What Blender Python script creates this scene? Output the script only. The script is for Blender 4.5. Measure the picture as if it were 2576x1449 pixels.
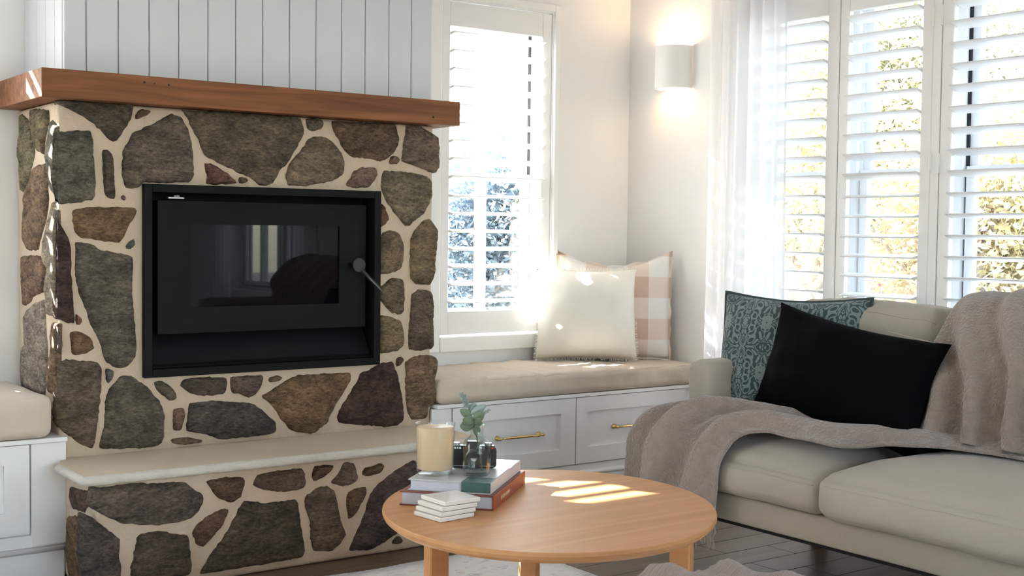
import bpy, bmesh, math, random
from mathutils import Vector, Matrix, noise

for _o in list(bpy.data.objects): bpy.data.objects.remove(_o)
SC = bpy.context.scene
COL = SC.collection

# ---------------------------------------------------------------- camera
yaw, pitch, roll, FPX = 0.62826893, 0.04416682, -0.01202396, 3199.37
cy, sy, cp, sp = math.cos(yaw), math.sin(yaw), math.cos(pitch), math.sin(pitch)
fwd = Vector((sy*cp, cy*cp, -sp)); rgt = Vector((cy, -sy, 0)); dwn = fwd.cross(rgt)
cr, sr = math.cos(roll), math.sin(roll)
rgt2 = cr*rgt + sr*dwn; dwn2 = -sr*rgt + cr*dwn
cam = bpy.data.cameras.new('camera'); cam_o = bpy.data.objects.new('camera', cam); COL.objects.link(cam_o)
M = Matrix((( rgt2.x, -dwn2.x, -fwd.x, 0), (rgt2.y, -dwn2.y, -fwd.y, 0), (rgt2.z, -dwn2.z, -fwd.z, 1.0), (0,0,0,1)))
cam_o.matrix_world = M
cam.sensor_width = 36.0; cam.lens = 36.0*FPX/2576.0; cam.clip_start = 0.02; cam.clip_end = 400
SC.camera = cam_o

# ---------------------------------------------------------------- world, sun, exposure
SUN_DIR = Vector((0.755, -1.0, -0.722)).normalized()
W = bpy.data.worlds.new('daylight'); SC.world = W; W.use_nodes = True
nt = W.node_tree; bg = nt.nodes['Background']
sky = nt.nodes.new('ShaderNodeTexSky'); sky.sky_type = 'NISHITA'; sky.sun_disc = False
sky.sun_elevation = math.asin(-SUN_DIR.z); sky.sun_rotation = math.atan2(-SUN_DIR.x, -SUN_DIR.y)
sky.air_density = 1.0; sky.dust_density = 0.6; sky.ozone_density = 1.0
hs = nt.nodes.new('ShaderNodeHueSaturation'); hs.inputs['Saturation'].default_value = .72; nt.links.new(sky.outputs[0], hs.inputs['Color']); nt.links.new(hs.outputs[0], bg.inputs[0]); bg.inputs[1].default_value = 0.55
sl = bpy.data.lights.new('sun', 'SUN'); sl.energy = 22.0; sl.angle = 0.0093; sl.color = (1.0, 0.975, 0.945)
so = bpy.data.objects.new('sun', sl); COL.objects.link(so)
so.rotation_euler = SUN_DIR.to_track_quat('-Z', 'Y').to_euler()
vs = SC.view_settings
vs.view_transform = 'Standard'; vs.look = 'None'; vs.gamma = 1.0; vs.use_curve_mapping = False
vs.exposure = 1.7
try:
    SC.cycles.use_denoising = True; SC.cycles.max_bounces = 12; SC.cycles.diffuse_bounces = 6
    SC.cycles.transparent_max_bounces = 24; SC.cycles.sample_clamp_indirect = 8.0
    SC.cycles.caustics_reflective = False; SC.cycles.caustics_refractive = False
except Exception: pass

def portal(loc, rot, sx, sy_):
    l = bpy.data.lights.new('window_portal', 'AREA'); l.shape = 'RECTANGLE'; l.size = sx; l.size_y = sy_
    l.cycles.is_portal = True
    o = bpy.data.objects.new('window_portal', l); COL.objects.link(o); o.location = loc; o.rotation_euler = rot
    return o
H_ = math.pi/2
portal((2.895, 4.19, 1.23), (-H_, 0, 0), .56, 1.34)          # back window by the fireplace, facing -Y
portal((0.535, 4.19, 1.23), (-H_, 0, 0), .56, 1.34)
portal((3.72, 2.58, 1.23), (0, H_, 0), 1.34, 1.7)            # right wall, facing -X
portal((3.72, -0.25, 1.23), (0, H_, 0), 1.34, 1.3)
portal((1.3, -2.40, 1.125), (H_, 0, 0), 2.4, 2.25)           # added rear doors, facing +Y
portal((-1.69, 3.55, 1.35), (0, -H_, 0), 1.7, .9)            # added left wall window, facing +X

# ---------------------------------------------------------------- materials
MATS = {}
def mat(name, col=(.8,.8,.8), rough=.6, metal=0.0, bump=None, var=None, spec=.5, sheen=0.0, trans=0.0, ior=1.45, alpha_mix=None, emis=None, coat=0.0):
    """procedural principled material; var=(scale, amount, colour2[, stretch xyz]); bump=(scale, strength[, stretch])"""
    m = bpy.data.materials.new(name); m.use_nodes = True; t = m.node_tree; N = t.nodes; L = t.links
    b = N['Principled BSDF']; b.inputs['Base Color'].default_value = (*col, 1); b.inputs['Roughness'].default_value = rough
    b.inputs['Metallic'].default_value = metal; b.inputs['Specular IOR Level'].default_value = spec
    b.inputs['Sheen Weight'].default_value = sheen; b.inputs['Transmission Weight'].default_value = trans; b.inputs['IOR'].default_value = ior
    b.inputs['Coat Weight'].default_value = coat
    if emis: b.inputs['Emission Color'].default_value = (*emis[0], 1); b.inputs['Emission Strength'].default_value = emis[1]
    tc = N.new('ShaderNodeTexCoord')
    if var:
        mp = N.new('ShaderNodeMapping'); L.new(tc.outputs['Object'], mp.inputs[0])
        if len(var) > 3: mp.inputs['Scale'].default_value = var[3]
        nz = N.new('ShaderNodeTexNoise'); nz.inputs['Scale'].default_value = var[0]; nz.inputs['Detail'].default_value = 6; L.new(mp.outputs[0], nz.inputs['Vector'])
        rp = N.new('ShaderNodeValToRGB'); rp.color_ramp.elements[0].position = .35; rp.color_ramp.elements[1].position = .68
        L.new(nz.outputs[0], rp.inputs[0]); rp.color_ramp.elements[0].color = (*col, 1); rp.color_ramp.elements[1].color = (*var[2], 1)
        mx = N.new('ShaderNodeMix'); mx.data_type = 'RGBA'; mx.inputs[0].default_value = var[1]
        mx.inputs[6].default_value = (*col, 1); L.new(rp.outputs[0], mx.inputs[7]); L.new(mx.outputs[2], b.inputs['Base Color'])
    if bump:
        mp = N.new('ShaderNodeMapping'); L.new(tc.outputs['Object'], mp.inputs[0])
        if len(bump) > 2: mp.inputs['Scale'].default_value = bump[2]
        nz = N.new('ShaderNodeTexNoise'); nz.inputs['Scale'].default_value = bump[0]; nz.inputs['Detail'].default_value = 8; L.new(mp.outputs[0], nz.inputs['Vector'])
        bp = N.new('ShaderNodeBump'); bp.inputs['Strength'].default_value = bump[1]; bp.inputs['Distance'].default_value = .01
        L.new(nz.outputs[0], bp.inputs['Height']); L.new(bp.outputs[0], b.inputs['Normal'])
    MATS[name] = m
    return m
def wood(name, c1, c2, axis, scale=7.0, rough=.45, coat=0.0, spec=.5):
    m = mat(name, c1, rough, coat=coat, spec=spec); t = m.node_tree; N = t.nodes; L = t.links; b = N['Principled BSDF']
    tc = [n for n in N if n.type == 'TEX_COORD'][0]
    mp = N.new('ShaderNodeMapping'); L.new(tc.outputs['Object'], mp.inputs[0])
    s = [scale*6]*3; s[axis] = scale*.35; mp.inputs['Scale'].default_value = s
    nz = N.new('ShaderNodeTexNoise'); nz.inputs['Scale'].default_value = 1.0; nz.inputs['Detail'].default_value = 10; nz.inputs['Distortion'].default_value = .8
    L.new(mp.outputs[0], nz.inputs['Vector'])
    rp = N.new('ShaderNodeValToRGB'); rp.color_ramp.elements[0].position = .3; rp.color_ramp.elements[1].position = .7
    rp.color_ramp.elements[0].color = (*c2, 1); rp.color_ramp.elements[1].color = (*c1, 1)
    L.new(nz.outputs[0], rp.inputs[0]); L.new(rp.outputs[0], b.inputs['Base Color'])
    bp = N.new('ShaderNodeBump'); bp.inputs['Strength'].default_value = .08; bp.inputs['Distance'].default_value = .003
    L.new(nz.outputs[0], bp.inputs['Height']); L.new(bp.outputs[0], b.inputs['Normal'])
    return m
def stone_mat():
    m = mat('fieldstone', (.3,.28,.25), .9, spec=.2); t = m.node_tree; N = t.nodes; L = t.links; b = N['Principled BSDF']
    tc = [n for n in N if n.type == 'TEX_COORD'][0]; oi = N.new('ShaderNodeObjectInfo')
    mp = N.new('ShaderNodeMapping'); L.new(tc.outputs['Object'], mp.inputs[0])
    cb = N.new('ShaderNodeCombineXYZ'); mu = N.new('ShaderNodeMath'); mu.operation = 'MULTIPLY'; mu.inputs[1].default_value = 6.28
    L.new(oi.outputs['Random'], mu.inputs[0]); L.new(mu.outputs[0], cb.inputs[1]); L.new(cb.outputs[0], mp.inputs['Rotation'])
    mp.inputs['Scale'].default_value = (1, 1, 2.2)
    n1 = N.new('ShaderNodeTexNoise'); n1.inputs['Scale'].default_value = 13; n1.inputs['Detail'].default_value = 8; n1.inputs['Roughness'].default_value = .65; n1.inputs['Distortion'].default_value = .6
    n2 = N.new('ShaderNodeTexNoise'); n2.inputs['Scale'].default_value = 62; n2.inputs['Detail'].default_value = 6; n2.inputs['Roughness'].default_value = .8
    L.new(mp.outputs[0], n1.inputs['Vector']); L.new(mp.outputs[0], n2.inputs['Vector'])
    r1 = N.new('ShaderNodeValToRGB'); r1.color_ramp.elements[0].position = .33; r1.color_ramp.elements[0].color = (.46,.44,.44,1)
    r1.color_ramp.elements[1].position = .68; r1.color_ramp.elements[1].color = (1.55,1.38,1.22,1)
    L.new(n1.outputs[0], r1.inputs[0])
    r2 = N.new('ShaderNodeValToRGB'); r2.color_ramp.elements[0].position = .36; r2.color_ramp.elements[0].color = (.35,.35,.35,1)
    r2.color_ramp.elements[1].position = .66; r2.color_ramp.elements[1].color = (1.85,1.8,1.7,1)
    L.new(n2.outputs[0], r2.inputs[0])
    a = N.new('ShaderNodeMix'); a.data_type = 'RGBA'; a.blend_type = 'MULTIPLY'; a.inputs[0].default_value = 1
    L.new(oi.outputs['Color'], a.inputs[6]); L.new(r1.outputs[0], a.inputs[7])
    c = N.new('ShaderNodeMix'); c.data_type = 'RGBA'; c.blend_type = 'MULTIPLY'; c.inputs[0].default_value = .8
    L.new(a.outputs[2], c.inputs[6]); L.new(r2.outputs[0], c.inputs[7]); L.new(c.outputs[2], b.inputs['Base Color'])
    ad = N.new('ShaderNodeMath'); ad.operation = 'MULTIPLY_ADD'; ad.inputs[1].default_value = .35
    L.new(n2.outputs[0], ad.inputs[0]); L.new(n1.outputs[0], ad.inputs[2])
    bp = N.new('ShaderNodeBump'); bp.inputs['Strength'].default_value = 1.0; bp.inputs['Distance'].default_value = .02
    L.new(ad.outputs[0], bp.inputs['Height']); L.new(bp.outputs[0], b.inputs['Normal'])
    return m
def thin_mix(name, tcol, mixfac, glossy_rough=.0):
    """window pane: clear with a fresnel reflection"""
    m = bpy.data.materials.new(name); m.use_nodes = True; t = m.node_tree; N = t.nodes; L = t.links
    N.remove(N['Principled BSDF']); o = N['Material Output']
    tr = N.new('ShaderNodeBsdfTransparent'); tr.inputs[0].default_value = (*tcol, 1)
    gl = N.new('ShaderNodeBsdfGlossy'); gl.inputs['Roughness'].default_value = glossy_rough
    lw = N.new('ShaderNodeLayerWeight'); lw.inputs[0].default_value = .5
    pwr = N.new('ShaderNodeMath'); pwr.operation = 'POWER'; pwr.inputs[1].default_value = 4.0; L.new(lw.outputs['Facing'], pwr.inputs[0])
    fr = N.new('ShaderNodeMath'); fr.operation = 'MULTIPLY_ADD'; fr.inputs[1].default_value = mixfac; fr.inputs[2].default_value = .03; L.new(pwr.outputs[0], fr.inputs[0])
    mx = N.new('ShaderNodeMixShader'); L.new(fr.outputs[0], mx.inputs[0]); L.new(tr.outputs[0], mx.inputs[1]); L.new(gl.outputs[0], mx.inputs[2]); L.new(mx.outputs[0], o.inputs[0])
    MATS[name] = m; return m
def sheer(name, col, opacity):
    m = bpy.data.materials.new(name); m.use_nodes = True; t = m.node_tree; N = t.nodes; L = t.links
    N.remove(N['Principled BSDF']); o = N['Material Output']
    tr = N.new('ShaderNodeBsdfTransparent'); tr.inputs[0].default_value = (1,1,1,1)
    df = N.new('ShaderNodeBsdfDiffuse'); df.inputs[0].default_value = (*col, 1)
    tl = N.new('ShaderNodeBsdfTranslucent'); tl.inputs[0].default_value = (*col, 1)
    m1 = N.new('ShaderNodeMixShader'); m1.inputs[0].default_value = .5; L.new(df.outputs[0], m1.inputs[1]); L.new(tl.outputs[0], m1.inputs[2])
    m2 = N.new('ShaderNodeMixShader'); m2.inputs[0].default_value = opacity; L.new(tr.outputs[0], m2.inputs[1]); L.new(m1.outputs[0], m2.inputs[2]); L.new(m2.outputs[0], o.inputs[0])
    MATS[name] = m; return m
def leafy(name, c1, c2):
    m = bpy.data.materials.new(name); m.use_nodes = True; t = m.node_tree; N = t.nodes; L = t.links
    N.remove(N['Principled BSDF']); o = N['Material Output']
    tc = N.new('ShaderNodeTexCoord'); nz = N.new('ShaderNodeTexNoise'); nz.inputs['Scale'].default_value = 1.6; nz.inputs['Detail'].default_value = 5; L.new(tc.outputs['Object'], nz.inputs['Vector'])
    rp = N.new('ShaderNodeValToRGB'); rp.color_ramp.elements[0].position = .38; rp.color_ramp.elements[1].position = .62
    rp.color_ramp.elements[0].color = (*c1,1); rp.color_ramp.elements[1].color = (*c2,1); L.new(nz.outputs[0], rp.inputs[0])
    df = N.new('ShaderNodeBsdfDiffuse'); tl = N.new('ShaderNodeBsdfTranslucent')
    L.new(rp.outputs[0], df.inputs[0]); L.new(rp.outputs[0], tl.inputs[0])
    mx = N.new('ShaderNodeMixShader'); mx.inputs[0].default_value = .45; L.new(df.outputs[0], mx.inputs[1]); L.new(tl.outputs[0], mx.inputs[2]); L.new(mx.outputs[0], o.inputs[0])
    MATS[name] = m; return m

mat('wall_paint', (.84,.832,.825), .75, bump=(120,.03))
mat('ceiling_paint', (.88,.87,.85), .8)
mat('shiplap_paint', (.63,.64,.655), .5, bump=(60,.03))  # greyed in the colour for the dimmer light this facing gets
mat('trim_paint', (.86,.855,.84), .35)
mat('cabinet_paint', (.80,.785,.775), .4, bump=(90,.02))
mat('shutter_paint', (.84,.83,.82), .35)
mat('window_white', (.85,.86,.87), .35)
mat('gasket', (.01,.01,.015), .5)
mat('mortar', (.57,.455,.34), .95, bump=(45,.6), var=(6,.6,(.50,.39,.28)))
mat('sandstone', (.60,.50,.375), .85, bump=(60,.25), var=(5,.6,(.53,.42,.30)))
mat('sandstone_edge', (.57,.53,.465), .9, bump=(50,.6), var=(30,.4,(.47,.43,.37)))
stone_mat()
wood('mantel_oak', (.27,.108,.046), (.115,.041,.018), 0, 6.0, .55, 0, .25)
wood('table_oak', (.62,.315,.135), (.50,.235,.092), 0, 3.0, .46, .0, .35)
wood('floor_oak', (.16,.105,.065), (.085,.052,.032), 0, 3.0, .4)
mat('stove_black', (.0035,.0036,.004), .6, bump=(300,.08), spec=.18)
mat('stove_dark', (.0015,.0015,.0016), .6, spec=.1)
mat('stove_glass', (.0015,.0015,.002), .02, spec=.4)
mat('steel_dark', (.06,.06,.06), .35, metal=.9)
mat('steel', (.45,.45,.46), .3, metal=1)
mat('brass', (.72,.50,.19), .28, metal=1)
mat('linen_beige', (.60,.505,.405), .95, bump=(420,.18), sheen=.2, spec=.2)
mat('linen_white', (.88,.855,.78), .95, bump=(350,.2), sheen=.2, spec=.2)
mat('sofa_fabric', (.415,.365,.30), .95, bump=(500,.12), sheen=.2, spec=.2, var=(300,.3,(.34,.30,.25)))
mat('black_linen', (.0022,.0022,.0025), .95, bump=(420,.15), sheen=.0, spec=.08)
mat('sofa_underside', (.01,.01,.01), .9)
mat('wool', (.335,.262,.222), 1.0, bump=(150,.9), sheen=.6, spec=.1, var=(40,.55,(.245,.185,.165)))
mat('muslin', (.37,.285,.245), 1.0, bump=(60,.8,(1,6,1)), sheen=.3, spec=.1)
mat('lamp_plaster', (.86,.86,.84), .6)
mat('bulb', (1,.8,.5), .5, emis=((1.0,.60,.26), 30.0))
thin_mix('pane', (.97,.985,.98), .5)
mat('clear_glass', (1,1,1), .0, trans=1.0, ior=1.45)
thin_mix('thin_glass', (.985,.99,.985), .45)
thin_mix('bottle_glass', (.93,.955,.95), .75)
mat('wax', (.66,.485,.315), .35, sheen=0, spec=.4)
mat('camera_black', (.012,.012,.013), .3)
mat('camera_rubber', (.02,.02,.02), .7)
mat('white_print', (.8,.8,.8), .5)
mat('red_print', (.55,.03,.03), .5)
mat('gold_print', (.72,.55,.33), .5)
mat('book_paper', (.60,.60,.66), .9, bump=(200,.4,(.02,.02,6)))
mat('book_grey', (.50,.50,.51), .35, var=(8,.3,(.60,.59,.58)))
mat('book_green', (.06,.12,.11), .4)
mat('book_rust', (.30,.065,.03), .45)
mat('book_rust_lid', (.22,.055,.035), .4)
mat('marble', (.78,.74,.68), .25, var=(14,.6,(.70,.62,.54)), spec=.5)
mat('coaster_edge', (.66,.60,.50), .7, bump=(80,.3))
mat('leaf_grey', (.16,.21,.14), .7, sheen=.2)
mat('leaf_blue', (.30,.36,.34), .8, sheen=.4)
mat('stem', (.10,.12,.06), .7)
mat('bark', (.50,.47,.44), .95, bump=(12,.8), var=(5,.6,(.36,.33,.31)))
mat('roof_red', (.55,.16,.13), .7)
mat('house_wall', (.75,.72,.66), .9)
mat('ground_grass', (.17,.17,.165), 1.0, var=(2,.6,(.22,.215,.205)))  # grey rather than grass, so light bounced indoors stays neutral
mat('pillow_piping', (.045,.065,.065), .9)
leafy('leaves_yellow', (.50,.49,.30), (.70,.62,.38)); leafy('leaves_olive', (.36,.38,.27), (.55,.53,.38)); leafy('leaves_blue', (.17,.23,.28), (.30,.36,.40)); leafy('leaves_russet', (.55,.44,.34), (.66,.60,.44))
sheer('sheer_linen', (.93,.93,.945), .80)

# patterned textiles
def gingham():
    m = mat('gingham', (.8,.7,.62), .95, bump=(420,.18), sheen=.2, spec=.2); t = m.node_tree; N = t.nodes; L = t.links; b = N['Principled BSDF']
    tc = [n for n in N if n.type == 'TEX_COORD'][0]; sx = N.new('ShaderNodeSeparateXYZ'); L.new(tc.outputs['Object'], sx.inputs[0])
    outs = []
    for k in (0, 2):
        a = N.new('ShaderNodeMath'); a.operation = 'MULTIPLY_ADD'; a.inputs[1].default_value = 1/.168; a.inputs[2].default_value = 20.17 if k == 0 else 20.32; L.new(sx.outputs[k], a.inputs[0])
        f = N.new('ShaderNodeMath'); f.operation = 'FRACT'; L.new(a.outputs[0], f.inputs[0])
        g = N.new('ShaderNodeMath'); g.operation = 'GREATER_THAN'; g.inputs[1].default_value = .5; L.new(f.outputs[0], g.inputs[0]); outs.append(g)
    s = N.new('ShaderNodeMath'); s.operation = 'ADD'; L.new(outs[0].outputs[0], s.inputs[0]); L.new(outs[1].outputs[0], s.inputs[1])
    h = N.new('ShaderNodeMath'); h.operation = 'MULTIPLY'; h.inputs[1].default_value = .5; L.new(s.outputs[0], h.inputs[0])
    rp = N.new('ShaderNodeValToRGB'); rp.color_ramp.elements[0].color = (.82,.79,.77,1); rp.color_ramp.elements[1].color = (.62,.435,.345,1)
    e = rp.color_ramp.elements.new(.5); e.color = (.77,.645,.565,1); L.new(h.outputs[0], rp.inputs[0]); L.new(rp.outputs[0], b.inputs['Base Color'])
gingham()
def damask():
    m = mat('damask', (.2,.25,.25), .95, bump=(420,.15), sheen=.2, spec=.2); t = m.node_tree; N = t.nodes; L = t.links; b = N['Principled BSDF']
    tc = [n for n in N if n.type == 'TEX_COORD'][0]; sx = N.new('ShaderNodeSeparateXYZ'); L.new(tc.outputs['Object'], sx.inputs[0])
    def mth(op, a, bb, c=None):
        n = N.new('ShaderNodeMath'); n.operation = op
        for i, v in enumerate((a, bb, c)):
            if v is None: continue
            if isinstance(v, (int, float)): n.inputs[i].default_value = v
            else: L.new(v, n.inputs[i])
        return n.outputs[0]
    P = .15
    fx = mth('PINGPONG', mth('ADD', sx.outputs[0], 5.0), P/2); fz = mth('PINGPONG', mth('ADD', sx.outputs[2], 5.0), P/2)
    cb = N.new('ShaderNodeCombineXYZ'); L.new(fx, cb.inputs[0]); L.new(fz, cb.inputs[2])
    nz = N.new('ShaderNodeTexNoise'); nz.inputs['Scale'].default_value = 24; nz.inputs['Detail'].default_value = 0.6; nz.inputs['Distortion'].default_value = 1.9; L.new(cb.outputs[0], nz.inputs['Vector'])
    n2 = N.new('ShaderNodeTexNoise'); n2.inputs['Scale'].default_value = 45; n2.inputs['Detail'].default_value = 0.0; L.new(cb.outputs[0], n2.inputs['Vector'])
    av = mth('PINGPONG', mth('ADD', mth('MULTIPLY', nz.outputs[0], 8.5), mth('MULTIPLY', n2.outputs[0], 1.4)), 1.0)
    rp = N.new('ShaderNodeValToRGB'); rp.color_ramp.elements[0].position = .46; rp.color_ramp.elements[0].color = (.045,.072,.074,1)
    rp.color_ramp.elements[1].position = .58; rp.color_ramp.elements[1].color = (.20,.235,.235,1); L.new(av, rp.inputs[0]); L.new(rp.outputs[0], b.inputs['Base Color'])
damask()
def rug_mat():
    m = mat('rug_wool', (.62,.58,.53), 1.0, bump=(160,.6), sheen=.2, spec=.1); t = m.node_tree; N = t.nodes; L = t.links; b = N['Principled BSDF']
    tc = [n for n in N if n.type == 'TEX_COORD'][0]
    mp = N.new('ShaderNodeMapping'); mp.inputs['Scale'].default_value = (1.0, 2.0, 1); L.new(tc.outputs['Object'], mp.inputs[0])
    n1 = N.new('ShaderNodeTexNoise'); n1.inputs['Scale'].default_value = 13; n1.inputs['Detail'].default_value = 7; n1.inputs['Roughness'].default_value = .7; L.new(mp.outputs[0], n1.inputs['Vector'])
    rp = N.new('ShaderNodeValToRGB'); el = rp.color_ramp.elements; el[0].position = .36; el[0].color = (.52,.52,.51,1); el[1].position = .66; el[1].color = (.74,.60,.53,1)
    e = el.new(.45); e.color = (.82,.795,.765,1); e = el.new(.56); e.color = (.81,.78,.745,1)
    L.new(n1.outputs[0], rp.inputs[0]); L.new(rp.outputs[0], b.inputs['Base Color'])
rug_mat()

# ---------------------------------------------------------------- mesh helpers
def me_obj(name, verts, faces, m, parent=None, smooth=False, loc=None):
    me = bpy.data.meshes.new(name); me.from_pydata([tuple(v) for v in verts], [], faces)
    me.materials.append(MATS[m] if isinstance(m, str) else m)
    if smooth: me.polygons.foreach_set('use_smooth', [True]*len(me.polygons))
    me.update()
    o = bpy.data.objects.new(name, me); COL.objects.link(o)
    if parent is not None: o.parent = parent
    if loc is not None: o.location = loc
    return o
def bm_obj(name, bm, m, parent=None, smooth=False):
    me = bpy.data.meshes.new(name); bm.normal_update(); bm.to_mesh(me); bm.free()
    me.materials.append(MATS[m])
    if smooth: me.polygons.foreach_set('use_smooth', [True]*len(me.polygons))
    o = bpy.data.objects.new(name, me); COL.objects.link(o)
    if parent is not None: o.parent = parent
    return o
def tag(o, label=None, cat=None, group=None, kind=None):
    if label: o['label'] = label
    if cat: o['category'] = cat
    if group: o['group'] = group
    if kind: o['kind'] = kind
    return o
def empty(name, loc, label=None, cat=None, group=None, rz=0.0, kind=None):
    o = bpy.data.objects.new(name, None); COL.objects.link(o); o.location = loc; o.rotation_euler = (0,0,rz); o.empty_display_size = .1
    return tag(o, label, cat, group, kind)
def bm_box(bm, x0, x1, y0, y1, z0, z1, bev=0.0, seg=2):
    r = bmesh.ops.create_cube(bm, size=1.0); vs_ = r['verts']
    for v in vs_: v.co = Vector(((x0+x1)/2 + v.co.x*(x1-x0), (y0+y1)/2 + v.co.y*(y1-y0), (z0+z1)/2 + v.co.z*(z1-z0)))
    if bev > 0:
        es = list({e for v in vs_ for e in v.link_edges})
        bmesh.ops.bevel(bm, geom=es, offset=bev, segments=seg, affect='EDGES', profile=.5)
def boxes(name, lst, m, parent=None, bev=0.0, off=(0,0,0), smooth=False, seg=2):
    bm = bmesh.new()
    for b in lst: bm_box(bm, b[0]-off[0], b[1]-off[0], b[2]-off[1], b[3]-off[1], b[4]-off[2], b[5]-off[2], bev, seg)
    return bm_obj(name, bm, m, parent, smooth)
def wall_with_holes(name, axis, p0, p1, a0, a1, z0, z1, holes, m):
    """axis 'x': slab spans a along Y at x in [p0,p1]; axis 'y': spans a along X"""
    lst = []; cuts = sorted(holes); cur = a0
    def add(s, e, zz0, zz1):
        if e-s < 1e-6 or zz1-zz0 < 1e-6: return
        lst.append((s, e, p0, p1, zz0, zz1) if axis == 'y' else (p0, p1, s, e, zz0, zz1))
    for (h0, h1, hz0, hz1) in cuts:
        add(cur, h0, z0, z1); add(h0, h1, z0, hz0); add(h0, h1, hz1, z1); cur = h1
    add(cur, a1, z0, z1)
    o = boxes(name, lst, m); tag(o, kind='structure'); return o
def tube(path, rad, seg=8, close=True):
    """verts, faces of a tube along path; rad number or list"""
    n = len(path); V = []; Fc = []
    P = [Vector(p) for p in path]; R = rad if isinstance(rad, (list, tuple)) else [rad]*n
    up = Vector((0,0,1))
    t0 = (P[1]-P[0]).normalized()
    if abs(t0.dot(up)) > .95: up = Vector((1,0,0))
    a = t0.cross(up).normalized()
    for i in range(n):
        t = (P[min(i+1,n-1)] - P[max(i-1,0)]).normalized()
        a = (a - t*a.dot(t)).normalized(); b = t.cross(a)
        for k in range(seg):
            th = 2*math.pi*k/seg; V.append(P[i] + (a*math.cos(th) + b*math.sin(th))*R[i])
    for i in range(n-1):
        for k in range(seg):
            k2 = (k+1) % seg; Fc.append((i*seg+k, i*seg+k2, (i+1)*seg+k2, (i+1)*seg+k))
    if close:
        Fc.append(tuple(reversed(range(seg)))); Fc.append(tuple((n-1)*seg+k for k in range(seg)))
    return V, Fc
def join(parts):
    V = []; Fc = []
    for v, f in parts:
        o = len(V); V += list(v); Fc += [tuple(i+o for i in q) for q in f]
    return V, Fc
def lathe(profile, seg=40, cap=True):
    V = []; Fc = []
    for r, z in profile:
        for k in range(seg):
            th = 2*math.pi*k/seg; V.append((r*math.cos(th), r*math.sin(th), z))
    n = len(profile)
    for i in range(n-1):
        for k in range(seg):
            k2 = (k+1) % seg; Fc.append((i*seg+k, i*seg+k2, (i+1)*seg+k2, (i+1)*seg+k))
    if cap:
        Fc.append(tuple(reversed(range(seg)))); Fc.append(tuple((n-1)*seg+k for k in range(seg)))
    return V, Fc
def rbox(lx, ly, lz, r, n=10, deform=None, cr=None):
    """rounded soft box centred at the origin (verts, faces); each cube face is an n x n grid"""
    V = []; Fc = []; idx = {}
    hx, hy, hz = lx/2, ly/2, lz/2
    def put(x, y, z):
        k = (round(x,5), round(y,5), round(z,5))
        if k in idx: return idx[k]
        q = Vector((x*hx, y*hy, z*hz)); c = Vector((max(-hx+r, min(hx-r, q.x)), max(-hy+r, min(hy-r, q.y)), max(-hz+r, min(hz-r, q.z))))
        d = q-c
        p = c + d.normalized()*r if d.length > 1e-9 else q
        if deform: p = deform(p, x, y, z)
        V.append(p); idx[k] = len(V)-1; return idx[k]
    def g(i):
        t = 2*i/n-1
        return math.copysign(abs(t)**.75, t) if abs(t) > 0 else 0.0
    for ax in range(3):
        for s in (-1, 1):
            for i in range(n):
                for j in range(n):
                    q = []
                    for (a, b) in ((i,j),(i+1,j),(i+1,j+1),(i,j+1)):
                        c = [0,0,0]; c[ax] = s; c[(ax+1)%3] = g(a); c[(ax+2)%3] = g(b); q.append(put(*c))
                    if len(set(q)) == 4: Fc.append(tuple(q) if s > 0 else tuple(reversed(q)))
    return V, Fc
def nz(p, s=1.0, seed=0.0): return noise.noise(Vector((p[0]*s+seed, p[1]*s+seed*1.7, p[2]*s-seed)))
def pillow(w, h, t, n=26, pinch=.06, wr=.006, seed=1.0, corner=0.0):
    """pillow in local XZ plane, thickness along Y; centred"""
    V = []; Fc = []; idx = {}
    def pt(i, j, s):
        u = 2*i/n-1; v = 2*j/n-1; edge = i in (0,n) or j in (0,n)
        k = (i, j, 0 if edge else s)
        if k in idx: return idx[k]
        x = u*w/2*(1 - pinch*(1-v*v)*u*u); z = v*h/2*(1 - pinch*(1-u*u)*v*v)
        f = max(0.0, (1-abs(u)**2.6)*(1-abs(v)**2.6))**.55
        y = 0 if edge else s*t/2*f
        e = nz((x, s*.3, z), 9, seed)*wr + nz((x, s*.3, z), 22, seed+3)*wr*.5
        y += e*(.3+f) if not edge else e*.4
        V.append(Vector((x, y, z))); idx[k] = len(V)-1; return idx[k]
    for s in (-1, 1):
        for i in range(n):
            for j in range(n):
                q = [pt(i,j,s), pt(i+1,j,s), pt(i+1,j+1,s), pt(i,j+1,s)]
                Fc.append(tuple(q) if s < 0 else tuple(reversed(q)))
    return V, Fc
def pillow_rim(w, h, pinch, n=60):
    out = []
    for s in range(4):
        for i in range(n//4):
            u = 2*i/(n//4)-1
            a, b = [(u,-1),(1,u),(-u,1),(-1,-u)][s]
            out.append(Vector((a*w/2*(1-pinch*(1-b*b)*a*a), 0, b*h/2*(1-pinch*(1-a*a)*b*b))))
    return out
def catmull(P, n):
    P = [Vector(p) for p in P]; out = []
    for k in range(n):
        t = k/(n-1)*(len(P)-1); i = min(int(t), len(P)-2); f = t-i
        p0 = P[max(i-1,0)]; p1 = P[i]; p2 = P[i+1]; p3 = P[min(i+2,len(P)-1)]
        out.append(.5*((2*p1) + (p2-p0)*f + (2*p0-5*p1+4*p2-p3)*f*f + (3*p1-p0-3*p2+p3)*f**3))
    return out
def grid_faces(nu, nv):
    return [(i*nv+j, (i+1)*nv+j, (i+1)*nv+j+1, i*nv+j+1) for i in range(nu-1) for j in range(nv-1)]
def attach(o, parent):
    o.parent = parent
    o.matrix_parent_inverse = (Matrix.Translation(parent.location) @ parent.rotation_euler.to_matrix().to_4x4()).inverted()
    return o

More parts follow.
